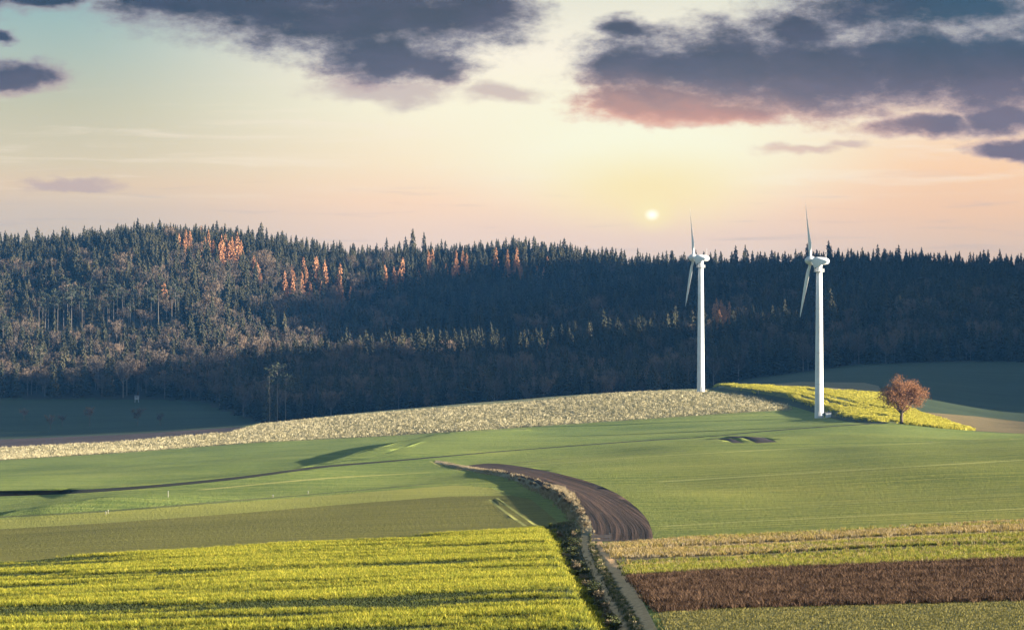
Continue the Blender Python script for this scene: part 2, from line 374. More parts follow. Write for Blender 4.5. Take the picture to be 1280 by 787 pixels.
# the farm track: two bare ruts, grass between
def track_mat():
    m, nt, b = node_mat('rutted_track')
    at = N(nt, 'ShaderNodeAttribute', attribute_name='across')
    n1 = noise_at(nt, (3, 3, 3), 4, .65); n2 = noise_at(nt, (.5, .5, .5), 3, .6)
    wob = N(nt, 'ShaderNodeMath', operation='MULTIPLY_ADD'); nt.links.new(n2, wob.inputs[0]); wob.inputs[1].default_value = .24
    nt.links.new(at.outputs['Fac'], wob.inputs[2])
    bare = ramp(nt, wob.outputs[0], [(.0, (0, 0, 0))]) 
    cr = nt.nodes.new('ShaderNodeValToRGB'); e = cr.color_ramp.elements
    st = [(.00, 0), (.20, 0), (.27, 1), (.43, 1), (.49, 0), (.60, 0), (.66, 1), (.80, 1), (.88, 0)]
    while len(e) < len(st): e.new(.5)
    for i, (p, v) in enumerate(st): e[i].position = p; e[i].color = (v, v, v, 1)
    ad = N(nt, 'ShaderNodeMath', operation='SUBTRACT'); nt.links.new(wob.outputs[0], ad.inputs[0]); ad.inputs[1].default_value = .12
    nt.links.new(ad.outputs[0], cr.inputs[0])
    soil = ramp(nt, n1, [(.35, (.42, .26, .115)), (.65, (.64, .42, .22))])
    gr = ramp(nt, n1, [(.35, (.025, .03, .012)), (.65, (.07, .07, .03))])
    nt.links.new(mixc(nt, gr, soil, cr.outputs[0]), b.inputs['Base Color'])
    bp = N(nt, 'ShaderNodeBump'); bp.inputs['Strength'].default_value = 1; bp.inputs['Distance'].default_value = .2
    nt.links.new(n1, bp.inputs['Height']); nt.links.new(bp.outputs[0], b.inputs['Normal'])
    return m
M['farm_track'] = track_mat()
M['crop_furrow'] = M['rapeseed_field']
M['dark_grass_line'] = G('dark_grass', (.05, .065, .02), (.085, .10, .03), (.13, .13, .04), seed=24, bump=.7, bdist=.3)  # narrow strips darker than the grass around them
def plough_mat():
    m, nt, b = node_mat('ploughed_soil')
    at = N(nt, 'ShaderNodeAttribute', attribute_name='across'); g = N(nt, 'ShaderNodeNewGeometry'); s = N(nt, 'ShaderNodeSeparateXYZ'); nt.links.new(g.outputs['Position'], s.inputs[0])
    cx = N(nt, 'ShaderNodeCombineXYZ'); k = N(nt, 'ShaderNodeMath', operation='MULTIPLY'); nt.links.new(at.outputs['Fac'], k.inputs[0]); k.inputs[1].default_value = 1.5
    k2 = N(nt, 'ShaderNodeMath', operation='MULTIPLY'); nt.links.new(s.outputs[1], k2.inputs[0]); k2.inputs[1].default_value = .012
    nt.links.new(k.outputs[0], cx.inputs[0]); nt.links.new(k2.outputs[0], cx.inputs[1])
    n = N(nt, 'ShaderNodeTexNoise'); n.inputs['Scale'].default_value = 1; n.inputs['Detail'].default_value = 4; n.inputs['Roughness'].default_value = .6; nt.links.new(cx.outputs[0], n.inputs['Vector'])
    cl = noise_at(nt, (2.5, .8, 1), 4, .65); f = mixf(nt, n.outputs['Fac'], cl, .3)
    nt.links.new(ramp(nt, f, [(.36, (.009, .006, .005)), (.5, (.030, .017, .012)), (.64, (.075, .044, .031))]), b.inputs['Base Color'])
    bp = N(nt, 'ShaderNodeBump'); bp.inputs['Strength'].default_value = .9; bp.inputs['Distance'].default_value = .35
    nt.links.new(f, bp.inputs['Height']); nt.links.new(bp.outputs[0], b.inputs['Normal']); return m
M['ploughed_strip'] = plough_mat()

# ------------------------------------------------------------------ mesh helpers
def new_obj(name, me, parent=None, col=COL):
    o = bpy.data.objects.new(name, me)
    if col: col.objects.link(o)
    if parent: o.parent = parent
    return o
def mesh_from(name, V, Fc, mat=None, smooth=False):
    me = bpy.data.meshes.new(name); me.from_pydata([tuple(v) for v in V], [], [tuple(f) for f in Fc])
    if mat: me.materials.append(mat)
    if smooth:
        me.polygons.foreach_set('use_smooth', [True]*len(me.polygons))
    me.update(); return me
class MB:
    def __init__(s): s.v = []; s.f = []; s.m = []
    def add(s, V, Fc, mi=0):
        b = len(s.v); s.v += [tuple(p) for p in V]; s.f += [tuple(i+b for i in f) for f in Fc]; s.m += [mi]*len(Fc)
    def box(s, c, d, rot=None, mi=0):
        x, y, z = d[0]/2, d[1]/2, d[2]/2
        V = [Vector((a*x, b_*y, e*z)) for a in (-1, 1) for b_ in (-1, 1) for e in (-1, 1)]
        if rot: V = [rot @ v for v in V]
        V = [v+Vector(c) for v in V]
        s.add(V, [(0, 1, 3, 2), (4, 6, 7, 5), (0, 4, 5, 1), (2, 3, 7, 6), (0, 2, 6, 4), (1, 5, 7, 3)], mi)
    def tube(s, P, Rr, n=8, cap=True, mi=0):
        P = [Vector(p) for p in P]; V = []; Fc = []
        up = Vector((.13, .31, .94))
        for i, p in enumerate(P):
            t = (P[min(i+1, len(P)-1)]-P[max(i-1, 0)]).normalized()
            a = t.cross(up)
            if a.length < .1: a = t.cross(Vector((1, 0, 0)))
            a.normalize(); b = t.cross(a)
            for k in range(n):
                w = 2*math.pi*k/n
                V.append(p+(a*math.cos(w)+b*math.sin(w))*Rr[i])
        for i in range(len(P)-1):
            for k in range(n):
                Fc.append((i*n+k, i*n+(k+1) % n, (i+1)*n+(k+1) % n, (i+1)*n+k))
        if cap:
            Fc.append(tuple(range(n))[::-1]); Fc.append(tuple((len(P)-1)*n+k for k in range(n)))
        s.add(V, Fc, mi)
    def mesh(s, name, mats, smooth=False):
        me = mesh_from(name, s.v, s.f, None, smooth)
        for m in (mats if isinstance(mats, (list, tuple)) else [mats]): me.materials.append(m)
        if isinstance(mats, (list, tuple)) and len(mats) > 1:
            me.polygons.foreach_set('material_index', s.m)
        return me
def tag(o, label=None, cat=None, group=None, kind=None):
    if label: o['label'] = label
    if cat: o['category'] = cat
    if group: o['group'] = group
    if kind: o['kind'] = kind
    return o

# ------------------------------------------------------------------ the ground: one triangulation, cut along every field edge
def build_ground():
    rows = [110.0]
    while rows[-1] < 1900: rows.append(rows[-1]*(1.0075 if rows[-1] > 350 else 1.011))
    rows = np.array(rows)
    us = np.arange(-140, 1421, 13.0)
    X = (us[None, :]-CU)/F*rows[:, None]; Y = np.repeat(rows[:, None], len(us), 1)
    j = rng.uniform(-.2, .2, X.shape); j[:, 0] = j[:, -1] = 0
    X = X + j*13/F*Y
    pts = np.stack([X.ravel(), Y.ravel()], 1)
    V = [tuple(p) for p in pts]; E = []
    # frame
    nr, nu = X.shape
    idx = lambda a, b: a*nu+b
    for b in range(nu-1): E += [(idx(0, b), idx(0, b+1)), (idx(nr-1, b), idx(nr-1, b+1))]
    for a in range(nr-1): E += [(idx(a, 0), idx(a+1, 0)), (idx(a, nu-1), idx(a+1, nu-1))]
    def clipP(P):
        q = []
        for x, y in P:
            y = min(max(y, 111), 1890); lo = (-138-CU)/F*y; hi = (1418-CU)/F*y
            q.append((min(max(x, lo), hi), y))
        return q
    def add_loop(P, closed=True):
        P = clipP(P); b = len(V); V.extend(P); n = len(P)
        for i in range(n if closed else n-1): E.append((b+i, b+(i+1) % n))
    for nm, P in POLY: add_loop(P)
    for nm, P in LP: add_loop(P)
    for P, H, rd, lw in STEPS: # crest and toe of each bank
        add_loop(P, False)
        T = np.gradient(P, axis=0); T /= np.linalg.norm(T, axis=1)[:, None]
        Nn = np.stack([-T[:, 1], T[:, 0]], 1); Nn *= np.sign(Nn[:, :1])
        for o in (-lw, -lw*.5, rd*.3): add_loop(P+Nn*o, False)
    add_loop(TCW, False)
    res = delaunay_2d_cdt([Vector(v) for v in V], E, [], 0, 1e-4)
    vv = np.array([(v.x, v.y) for v in res[0]]); tri = np.array([f for f in res[2] if len(f) == 3])
    c = vv[tri].mean(1)
    cls = classify(c[:, 0], c[:, 1])
    z = zt(vv[:, 0], vv[:, 1])
    tri_n = (vv[tri[:, 1], 0]-vv[tri[:, 0], 0])*(vv[tri[:, 2], 1]-vv[tri[:, 0], 1])-(vv[tri[:, 1], 1]-vv[tri[:, 0], 1])*(vv[tri[:, 2], 0]-vv[tri[:, 0], 0])
    tri[tri_n < 0] = tri[tri_n < 0][:, ::-1]
    for nm in sorted(set(cls)):
        t = tri[cls == nm]; ids, inv = np.unique(t, return_inverse=True); inv = inv.reshape(t.shape)
        P = np.stack([vv[ids, 0], vv[ids, 1], z[ids]], 1)
        me = mesh_from(nm, P.tolist(), inv.tolist(), M[nm], True)
        if nm in ('farm_track', 'ploughed_strip'):
            # signed distance across the track or along the furrows
            LN = TCW if nm == 'farm_track' else hit(curve(PLOUGH_L, 8))
            d = np.full(len(ids), 999.0); s = np.zeros(len(ids))
            for a in range(len(LN)-1):
                q = LN[a]; e = LN[a+1]-q; L = np.hypot(*e); e = e/L
                rx = P[:, 0]-q[0]; ry = P[:, 1]-q[1]; tt = np.clip(rx*e[0]+ry*e[1], 0, L)
                dx = rx-tt*e[0]; dy = ry-tt*e[1]; dd = np.hypot(dx, dy); mm = dd < d
                d = np.where(mm, dd, d); s = np.where(mm, np.sign(dx*-e[1]+dy*e[0]), s)
            at = me.attributes.new('across', 'FLOAT', 'POINT'); at.data.foreach_set('value', ((.5+s*d/4.4) if nm == 'farm_track' else d).astype(np.float32))
        o = new_obj(nm, me); tag(o, kind='structure')
    # the rest of the land around that sector
    edge = [idx(a, b) for a in range(nr) for b in range(nu)]
    return rows, us
rows, us = build_ground()

def grid_piece(name, xs_fn, ys, mat):
    V = []; Fc = []
    n = None
    for y in ys:
        xs = xs_fn(y); n = len(xs); V += [(x, y) for x in xs]
    V = np.array(V); Z = zt(V[:, 0], V[:, 1])
    for a in range(len(ys)-1):
        for b in range(n-1): Fc.append((a*n+b, a*n+b+1, (a+1)*n+b+1, (a+1)*n+b))
    o = new_obj(name, mesh_from(name, np.column_stack([V, Z]).tolist(), Fc, mat, True)); tag(o, kind='structure'); return o
yend = rows[-1]
# forested hills behind, out to the horizon
grid_piece('forest_hills', lambda y: np.concatenate([np.linspace(-2600, -1300, 10), np.linspace(-1200, 1400, 150), np.linspace(1500, 2600, 10)]), np.concatenate([np.arange(yend, 2950, 18), np.linspace(3000, 3300, 5)]), M['forest_floor'])
w0 = lambda y: (us[0]-CU)/F*y
w1 = lambda y: (us[-1]-CU)/F*y
ysd = np.concatenate([[rows[0]], np.arange(130, yend-10, 24.0), [yend]])
grid_piece('land_west', lambda y: np.concatenate([np.linspace(-2600, -900, 8), np.linspace(-800, w0(y), 40)]), ysd, M['green_field'])
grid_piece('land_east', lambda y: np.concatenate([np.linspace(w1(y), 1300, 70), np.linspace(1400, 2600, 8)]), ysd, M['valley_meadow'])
grid_piece('land_south', lambda y: np.concatenate([np.linspace(-2600, -100, 12), np.linspace(w0(rows[0]), w1(rows[0]), 9), np.linspace(100, 2600, 12)]), np.concatenate([np.linspace(-900, -100, 8), np.linspace(-60, rows[0], 14)]), M['green_field'])

# ------------------------------------------------------------------ instancing for what nobody could count
STUFF = {'mustard_weeds': ('low dark green weeds in the gaps of the yellow crop at lower left', 'weeds'), 'mustard_crop': ('yellow green flowering crop in broken rows filling the lower left field', 'crop'),
 'mixed_crop': ('tan and yellow green mixed crop strip right of the farm track', 'crop'), 'withered_crop': ('dark reddish brown withered crop strip at lower right', 'crop'),
 'meadow_grass': ('short olive grass at the lower right corner below the brown strip', 'grass'), 'track_grass': ('low grass between and beside the two ruts of the farm track', 'grass'),
 'ditch_weeds': ('dark tangled weeds in the ditch between yellow crop and farm track', 'weeds'), 'verge_grass': ('pale dry grass on the curved verge left of the ploughed strip', 'grass'),
 'corn_stubble': ('pale straw coloured corn stubble on the brow below the forest', 'stubble'), 'rape_flowers': ('bright yellow flowering rape on the slope behind the right turbine', 'crop'),
 'distant_forest': ('dark mixed forest mass covering the hills behind the fields', 'forest')}
def scatter(name, x, y, protos, pick, rot, scl, z=None, tilt=None):
    """one object of kind stuff: clump protos set on the ground at each point"""
    col = bpy.data.collections.new(name+'_sources')
    names = []
    for k, me in enumerate(protos):
        o = bpy.data.objects.new('%s_source.%03d' % (name, k), me); col.objects.link(o)
    if z is None: z = zt(x, y)
    me = bpy.data.meshes.new(name); me.from_pydata(np.column_stack([x, y, z]).tolist(), [], [])
    for nm, ty, arr in (('pick', 'INT', pick), ('rot', 'FLOAT', rot), ('scl', 'FLOAT', scl)):
        a = me.attributes.new(nm, ty, 'POINT'); a.data.foreach_set('value', np.asarray(arr, np.int32 if ty == 'INT' else np.float32))
    o = new_obj(name, me)
    ng = bpy.data.node_groups.new(name, 'GeometryNodeTree')
    ng.interface.new_socket('Geometry', in_out='INPUT', socket_type='NodeSocketGeometry')
    ng.interface.new_socket('Geometry', in_out='OUTPUT', socket_type='NodeSocketGeometry')
    gi = ng.nodes.new('NodeGroupInput'); go = ng.nodes.new('NodeGroupOutput')
    ip = ng.nodes.new('GeometryNodeInstanceOnPoints'); ci = ng.nodes.new('GeometryNodeCollectionInfo')
    ci.inputs['Collection'].default_value = col; ci.inputs['Separate Children'].default_value = True; ci.inputs['Reset Children'].default_value = True
    ip.inputs['Pick Instance'].default_value = True
    def na(nm, ty):
        n = ng.nodes.new('GeometryNodeInputNamedAttribute'); n.data_type = ty; n.inputs['Name'].default_value = nm; return n.outputs['Attribute']
    L = ng.links.new
    L(gi.outputs[0], ip.inputs['Points']); L(ci.outputs[0], ip.inputs['Instance']); L(na('pick', 'INT'), ip.inputs['Instance Index'])
    cx = ng.nodes.new('ShaderNodeCombineXYZ'); L(na('rot', 'FLOAT'), cx.inputs[2]); L(cx.outputs[0], ip.inputs['Rotation'])
    L(na('scl', 'FLOAT'), ip.inputs['Scale']); L(ip.outputs[0], go.inputs[0])
    md = o.modifiers.new('scatter', 'NODES'); md.node_group = ng
    lb, ct = STUFF[name]; tag(o, lb, ct, kind='stuff'); return o

def blade_clump(seed, n, h, spread, width, mat, lean=.35, head=0.0, head_mat=None):
    r = random.Random(seed); mb = MB()
    for i in range(n):
        a = r.uniform(0, 6.283); d = spread*math.sqrt(r.random()); x, y = d*math.cos(a), d*math.sin(a)
        hh = h*r.uniform(.6, 1.15); w = width*r.uniform(.7, 1.3); b = r.uniform(0, 6.283); lx, ly = lean*hh*r.uniform(-1, 1), lean*hh*r.uniform(-1, 1)
        cx, cy = math.cos(b)*w/2, math.sin(b)*w/2
        mb.add([(x-cx, y-cy, -.08), (x+cx, y+cy, -.08), (x+lx*.5+cx*.8, y+ly*.5+cy*.8, hh*.6), (x+lx*.5-cx*.8, y+ly*.5-cy*.8, hh*.6), (x+lx, y+ly, hh)], [(0, 1, 2, 3), (3, 2, 4)], 0)
        if head and r.random() < head:
            s = w*1.1
            for q in range(2):
                e = r.uniform(0, 6.283); ex, ey = math.cos(e)*s, math.sin(e)*s
                mb.add([(x+lx-ex, y+ly-ey, hh-.1*h), (x+lx+ex, y+ly+ey, hh-.1*h), (x+lx+ex*.6, y+ly+ey*.6, hh+.08*h), (x+lx-ex*.6, y+ly-ey*.6, hh+.08*h)], [(0, 1, 2, 3)], 1)
    return mb.mesh('crop_clump', [mat, head_mat] if head_mat else [mat])

def field_points(name, spacing, jit=.45, urange=(-70, 1350), drange=(110, 1600)):
    P = dict(POLY)[name]; lo = P.min(0); hi = P.max(0)
    y0 = max(lo[1], drange[0]); y1 = min(hi[1], drange[1])
    x0 = max(lo[0], -160 if y1 < 600 else -420); x1 = min(hi[0], 420)
    gx, gy = np.meshgrid(np.arange(x0, x1, spacing), np.arange(y0, y1, spacing))
    x = gx.ravel(); y = gy.ravel()
    x = x+rng.uniform(-jit, jit, x.shape)*spacing; y = y+rng.uniform(-jit, jit, y.shape)*spacing
    u = CU+x/np.maximum(y, 1)*F
    m = (u > urange[0]) & (u < urange[1]) & (y > 100)
    v = V0-zbase(x, y)/np.maximum(y, 1)*F
    m &= v < 840
    x = x[m]; y = y[m]
    rg = .35 if y1 < 400 else 1.2
    k = classify(x+rg*(rng.random(len(x))-.5)*2, y+2.5*rg*(rng.random(len(x))-.5)*2) == name
    return x[k], y[k]
def put(name, field, spacing, protos, keep=None, hfun=None, srange=(.75, 1.25), **kw):
    x, y = field_points(field, spacing, **kw)
    if keep is not None:
        k = keep(x, y); x = x[k]; y = y[k]
    n = len(x); s = rng.uniform(*srange, n)
    if hfun is not None: s = s*hfun(x, y)
    return scatter(name, x, y, protos, rng.integers(0, len(protos), n), rng.uniform(0, 6.283, n), s)

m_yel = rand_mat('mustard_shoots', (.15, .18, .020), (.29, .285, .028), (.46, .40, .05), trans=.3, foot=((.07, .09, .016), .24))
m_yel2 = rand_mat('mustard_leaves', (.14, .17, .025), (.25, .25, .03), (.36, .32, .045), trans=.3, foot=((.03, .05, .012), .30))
m_olv = rand_mat('olive_grass', (.08, .076, .02), (.13, .12, .03), (.19, .165, .05), trans=.2)
m_rape = rand_mat('rape_blossom', (.30, .29, .04), (.44, .40, .055), (.56, .50, .09), trans=.3)
m_dry = rand_mat('dry_grass', (.16, .13, .07), (.26, .21, .13), (.36, .30, .2), trans=.2)
m_red = rand_mat('withered_stalks', (.030, .017, .010), (.062, .036, .022), (.155, .095, .058), trans=.15)
m_mix = rand_mat('mixed_stalks', (.17, .13, .04), (.27, .20, .06), (.36, .27, .11), trans=.25)
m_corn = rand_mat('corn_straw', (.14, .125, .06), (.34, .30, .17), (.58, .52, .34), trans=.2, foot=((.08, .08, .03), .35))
m_weed = rand_mat('ditch_weed', (.04, .05, .018), (.08, .09, .03), (.15, .14, .06), trans=.2)

def streak(x, y):          # drilled rows: long thin broken gaps running across the slope
    w = y-x*.07+5.0*(fbm(x*.025, y*.025, 36, 2)-.5)
    row = .5+.5*np.cos(w*2*math.pi/6.5)
    brk = fbm(x*.07, w*.21, 31, 2)
    return .62*brk+.20*(1-row**2)+.18*fbm(x*.2, w*.5, 33, 2)
m_low = rand_mat('low_dark_weeds', (.018, .030, .009), (.032, .045, .013), (.055, .065, .02), trans=.15)
put('mustard_weeds', 'rapeseed_field', .36, [blade_clump(10+i, 10, .10, .25, .04, m_low, lean=.6) for i in range(3)])
x, y = field_points('rapeseed_field', .225); sv = streak(x, y); k = sv > .442+.10*rng.random(len(x)); x, y, sv = x[k], y[k], sv[k]
pk_ = np.where(rng.random(len(x)) < sstep(.44, .62, sv)*.85, rng.integers(0, 4, len(x)), rng.integers(4, 6, len(x)))
scatter('mustard_crop', x, y, [blade_clump(i, 12, .30, .17, .028, m_yel if i < 4 else m_yel2, lean=.55) for i in range(6)], pk_, rng.uniform(0, 6.283, len(x)), rng.uniform(.6, 1.25, len(x))*(.5+.65*sstep(.42, .62, sv)))
def mixkeep(x, y): return fbm((x+9)*.03, (y-x*.06)*.22, 51, 3) > .36+.22*rng.random(len(x))
def mixpick(x, y): return fbm(x*.02, (y-x*.06)*.10, 53, 3)
x, y = field_points('mixed_crop_strip', .28); k = mixkeep(x, y); x, y = x[k], y[k]
yk = .8*sstep(.42, .66, fbm(x*.02+3, (y-x*.06)*.13, 53, 3)+.06*(x-30)/25-.32*(y-256-(x-30)*.25)/40)
pk_ = np.where(rng.random(len(x)) < yk, rng.integers(3, 5, len(x)), rng.integers(0, 3, len(x)))
scatter('mixed_crop', x, y, [blade_clump(20+i, 10, .30, .2, .036, [m_mix, m_mix, m_dry, m_yel2, m_yel2][i], lean=.5) for i in range(5)], pk_, rng.uniform(0, 6.283, len(x)), rng.uniform(.7, 1.25, len(x)))
put('withered_crop', 'dry_stalk_field', .24, [blade_clump(40+i, 11, .32, .22, .03, m_red, lean=.9) for i in range(6)], hfun=lambda x, y: .45+1.0*fbm(x*.12, y*.35, 8), srange=(.5, 1.4))
put('meadow_grass', 'lower_meadow', .36, [blade_clump(50+i, 9, .08, .25, .03, m_olv) for i in range(3)])
def across(x, y):
    d = np.full(len(x), 9.0); s = np.zeros(len(x))
    for q, r_ in zip(TCW[:-1], TCW[1:]):
        e = r_-q; L = np.hypot(*e); e = e/L; rx = x-q[0]; ry = y-q[1]; t = np.clip(rx*e[0]+ry*e[1], 0, L)
        dx = rx-t*e[0]; dy = ry-t*e[1]; dd = np.hypot(dx, dy); m = dd < d
        d = np.where(m, dd, d); s = np.where(m, np.sign(dx*-e[1]+dy*e[0]), s)
    return .5+s*d/4.4
def offrut(x, y):
    a = across(x, y)+.10*(fbm(x*.8, y*.3, 61)-.5); return (np.abs(a-.545) < .055) | (a < .14) | (a > .90)
put('track_grass', 'farm_track', .22, [blade_clump(65+i, 11, .10, .16, .035, [m_weed, m_weed, m_dry][i]) for i in range(3)], keep=offrut, srange=(.5, 1.3))
put('ditch_weeds', 'ditch_bank', .33, [blade_clump(60+i, 12, .38, .22, .04, [m_weed, m_weed, m_dry][i % 3], lean=.6) for i in range(6)], hfun=lambda x, y: (.3+1.2*fbm(x*.7, y*.35, 12))*np.clip((.5-np.abs(across(x, y)-.5)-.0) < -.35, .45, 1), srange=(.5, 1.4))
def vgrow(x, y): return np.interp(y, [285, 320, 380, 480, 620], [.3, .6, .75, .4, .25])
put('verge_grass', 'grass_verge', .30, [blade_clump(70+i, 12, .55, .18, .04, m_dry, lean=.6) for i in range(5)], keep=lambda x, y: fbm(x*.5, y*.12, 3)+.25*rng.random(len(x)) > .5, hfun=vgrow, drange=(200, 800), srange=(.4, 1.4))
put('corn_stubble', 'cornfield', 1.1, [blade_clump(80+i, 7, .85, .45, .09, m_corn, lean=.5) for i in range(6)], srange=(.3, 1.4), keep=lambda x, y: rng.random(len(x)) > .3)
put('rape_flowers', 'flowering_rape', .85, [blade_clump(90+i, 9, .8, .5, .16, m_yel if i == 0 else m_rape, head=.9, head_mat=m_rape) for i in range(4)],
    keep=lambda x, y: fbm((x+(y-1300)*.18)*.30, (y-1300)*.02, 77, 3) > .44, hfun=lambda x, y: .5+.9*fbm((x+(y-1300)*.18)*.30, y*.02, 77, 3), drange=(900, 1600))
#SECTION2
# ------------------------------------------------------------------ trees
m_bark = rand_mat('grey_bark', (.08, .07, .06), (.16, .14, .12), posvar=.5)
m_palebark = rand_mat('pale_bark', (.08, .07, .06), (.16, .14, .12), posvar=.5)
m_spruce = rand_mat('spruce_needles', (.017, .018, .009), (.033, .033, .016), (.075, .065, .034), posvar=.6)
m_bare = rand_mat('bare_twigs', (.045, .037, .028), (.095, .073, .051), (.23, .155, .10), posvar=.6)
m_larch = rand_mat('larch_needles', (.22, .10, .045), (.32, .15, .068), (.42, .22, .11), posvar=.6)
m_pine = rand_mat('pine_needles', (.035, .045, .026), (.060, .066, .040), posvar=.6)

def spruce_parts(seed, h, r, mat, levels=24, per=8, sag=.35, bare=.06, thin=1.0):
    rd = random.Random(seed); t = MB(); c = MB()
    t.tube([(0, 0, -.6), (0, 0, h*.5), (0, 0, h*.97)], [h*.011, h*.007, .03], 5)
    for i in range(levels):
        k = i/(levels-1); z = h*(bare+(1-bare)*(1-(1-k)**1.12)); z = min(z, h*.985)
        L = r*(1-k)**.72*rd.uniform(.78, 1.12)+.12
        a0 = rd.uniform(0, 6.28); n = max(4, int(per*(1-.45*k)))
        for j in range(n):
            if rd.random() < .08: continue
            a = a0+6.283*j/n+rd.uniform(-.3, .3); l = L*rd.uniform(.6, 1.2); w = l*rd.uniform(.24, .40)*thin
            dx, dy = math.cos(a), math.sin(a); nx, ny = -dy, dx
            dz = -sag*l*rd.uniform(.5, 1.3); th = h*.022*rd.uniform(.7, 1.4)
            z1 = z+rd.uniform(-.02, .02)*h
            c.add([(dx*.05, dy*.05, z1+th), (dx*l*.55+nx*w, dy*l*.55+ny*w, z1+dz*.5-th*.5), (dx*l, dy*l, z1+dz*.75), (dx*l*.55-nx*w, dy*l*.55-ny*w, z1+dz*.5-th*.5), (dx*l*.6, dy*l*.6, z1+dz*.55+th*.4), (dx*l*.7, dy*l*.7, z1+dz-th*1.3)],
                  [(0, 1, 4), (1, 2, 4), (0, 4, 3), (4, 2, 3), (1, 5, 2), (3, 2, 5)])
    c.add([(-.18, 0, h*.93), (.18, 0, h*.93), (0, 0, h*1.02), (0, -.18, h*.93), (0, .18, h*.93)], [(0, 1, 2), (3, 4, 2)])
    return t, c
def limb_tree(seed, h, r, nlimb, ntuft, tuftw, tuftl, base=.28, trunk=.018, upright=.5):
    """bare broadleaf: trunk, forking limbs, sprays of fine twigs"""
    rd = random.Random(seed); t = MB(); c = MB(); tips = []
    t.tube([(0, 0, -.6), (rd.uniform(-.2, .2), 0, h*base), (rd.uniform(-.5, .5), rd.uniform(-.5, .5), h*.62), (rd.uniform(-.6, .6), rd.uniform(-.6, .6), h*.9)], [h*trunk, h*trunk*.75, h*trunk*.4, .05], 6)
    tips.append(((0, 0, h*.85), (0, 0, 1)))
    for i in range(nlimb):
        a = 6.283*i/nlimb+rd.uniform(-.5, .5); z0 = h*rd.uniform(base*.9, .62)
        rr = r*rd.uniform(.55, 1.0); ze = z0+(h*.96-z0)*rd.uniform(.35, .9)
        p0 = Vector((0, 0, z0)); p2 = Vector((math.cos(a)*rr, math.sin(a)*rr, ze)); p1 = p0.lerp(p2, .5)+Vector((math.cos(a)*rr*.12, math.sin(a)*rr*.12, -.04*h*upright))
        t.tube([p0, p1, p2], [h*trunk*.42, h*trunk*.25, .04], 4, cap=False)
        for s in (.45, .7, 1.0):
            p = p0.lerp(p2, s)+Vector((rd.uniform(-1, 1), rd.uniform(-1, 1), rd.uniform(-.3, 1)))*r*.16
            d = (p-Vector((0, 0, h*.45))).normalized(); tips.append((tuple(p), tuple(d)))
    per = ntuft//len(tips)+1
    for p, d in tips:
        p = Vector(p); d = Vector(d)
        for k in range(per):
            q = p+Vector((rd.gauss(0, 1), rd.gauss(0, 1), rd.gauss(0, .8)))*r*.15
            v = (d*1.0+Vector((rd.uniform(-1, 1), rd.uniform(-1, 1), rd.uniform(-.3, 1.2)))).normalized()*tuftl*rd.uniform(.6, 1.3)
            s = v.cross(Vector((rd.uniform(-1, 1), rd.uniform(-1, 1), rd.uniform(-1, 1)))).normalized()*tuftw*rd.uniform(.6, 1.3)
            c.add([q-v*.5, q+s*.5, q+v*.5, q-s*.5], [(0, 1, 2, 3)])
    return t, c
def pine_parts(seed, h, r, mat):
    rd = random.Random(seed); t = MB(); c = MB()
    t.tube([(0, 0, -.6), (rd.uniform(-.3, .3), 0, h*.5), (rd.uniform(-.5, .5), 0, h*.93)], [h*.0075, h*.006, .06], 6)
    for i in range(12):
        a = rd.uniform(0, 6.28); z = h*rd.uniform(.62, .97); rr = r*rd.uniform(.25, 1)*(1.15-.7*abs(z/h-.8)/.2*.5)
        p = Vector((math.cos(a)*rr, math.sin(a)*rr, z)); t.tube([(0, 0, z-.04*h), p], [.12, .04], 3, cap=False)
        for k in range(26):
            q = p+Vector((rd.gauss(0, 1)*.42, rd.gauss(0, 1)*.42, rd.gauss(0, 1)*.22))*r*.55
            v = Vector((rd.uniform(-1, 1), rd.uniform(-1, 1), rd.uniform(-.2, .8))).normalized()*rd.uniform(.5, 1.1); s = v.cross(Vector((rd.uniform(-1, 1), rd.uniform(-1, 1), 1))).normalized()*.32
            c.add([q-v*.5, q+s, q+v, q-s], [(0, 1, 2, 3)])
    return t, c
PROTO = {}    # kind -> list of (trunk mesh, crown mesh, joined mesh, height, half width)
def proto(kind, t, c, mt, mc, h, r):
    j = MB(); j.add(t.v, t.f, 0); j.add(c.v, c.f, 1)
    PROTO.setdefault(kind, []).append((t.mesh('trunk', mt), c.mesh('crown', mc), j.mesh(kind, [mt, mc]), h, r))
for i in range(5):
    h = [24, 26, 21, 26, 19][i]; r = [4.9, 5.6, 5.0, 4.3, 5.4][i]
    proto('spruce_tree', *spruce_parts(100+i, h, r, m_spruce, sag=[.35, .45, .3, .5, .25][i]), m_bark, m_spruce, h, r)
for i in range(4):
    h = [22, 19, 24, 17][i]; r = [6.6, 7.2, 5.8, 6.4][i]
    proto('bare_tree', *limb_tree(200+i, h, r, 10, 1000, .30, 1.5), m_bark, m_bare, h, r)
for i in range(3):
    h = [26, 24, 28][i]; r = [4.8, 5.2, 4.4][i]
    proto('larch_tree', *spruce_parts(300+i, h, r, m_larch, levels=20, per=8, sag=.12, bare=.2, thin=.75), m_bark, m_larch, h, r)
for i in range(3):
    h = [33, 30, 35][i]; r = [3.6, 4.0, 3.2][i]
    proto('pine_tree', *pine_parts(400+i, h, r, m_pine), m_palebark, m_pine, h, r)

def build_tree(kind, k, x, y, s, rot, label, group=None, z=None):
    t, c, j, h, r = PROTO[kind][k]
    e = bpy.data.objects.new(kind, None); COL.objects.link(e)
    e.location = (x, y, float(zt(np.array([x]), np.array([y]))[0]) if z is None else z); e.rotation_euler = (0, 0, rot); e.scale = (s, s, s)
    e.empty_display_size = 1
    tag(e, label, 'tree', group)
    new_obj('trunk', t, e); new_obj('crown', c, e)
    return e

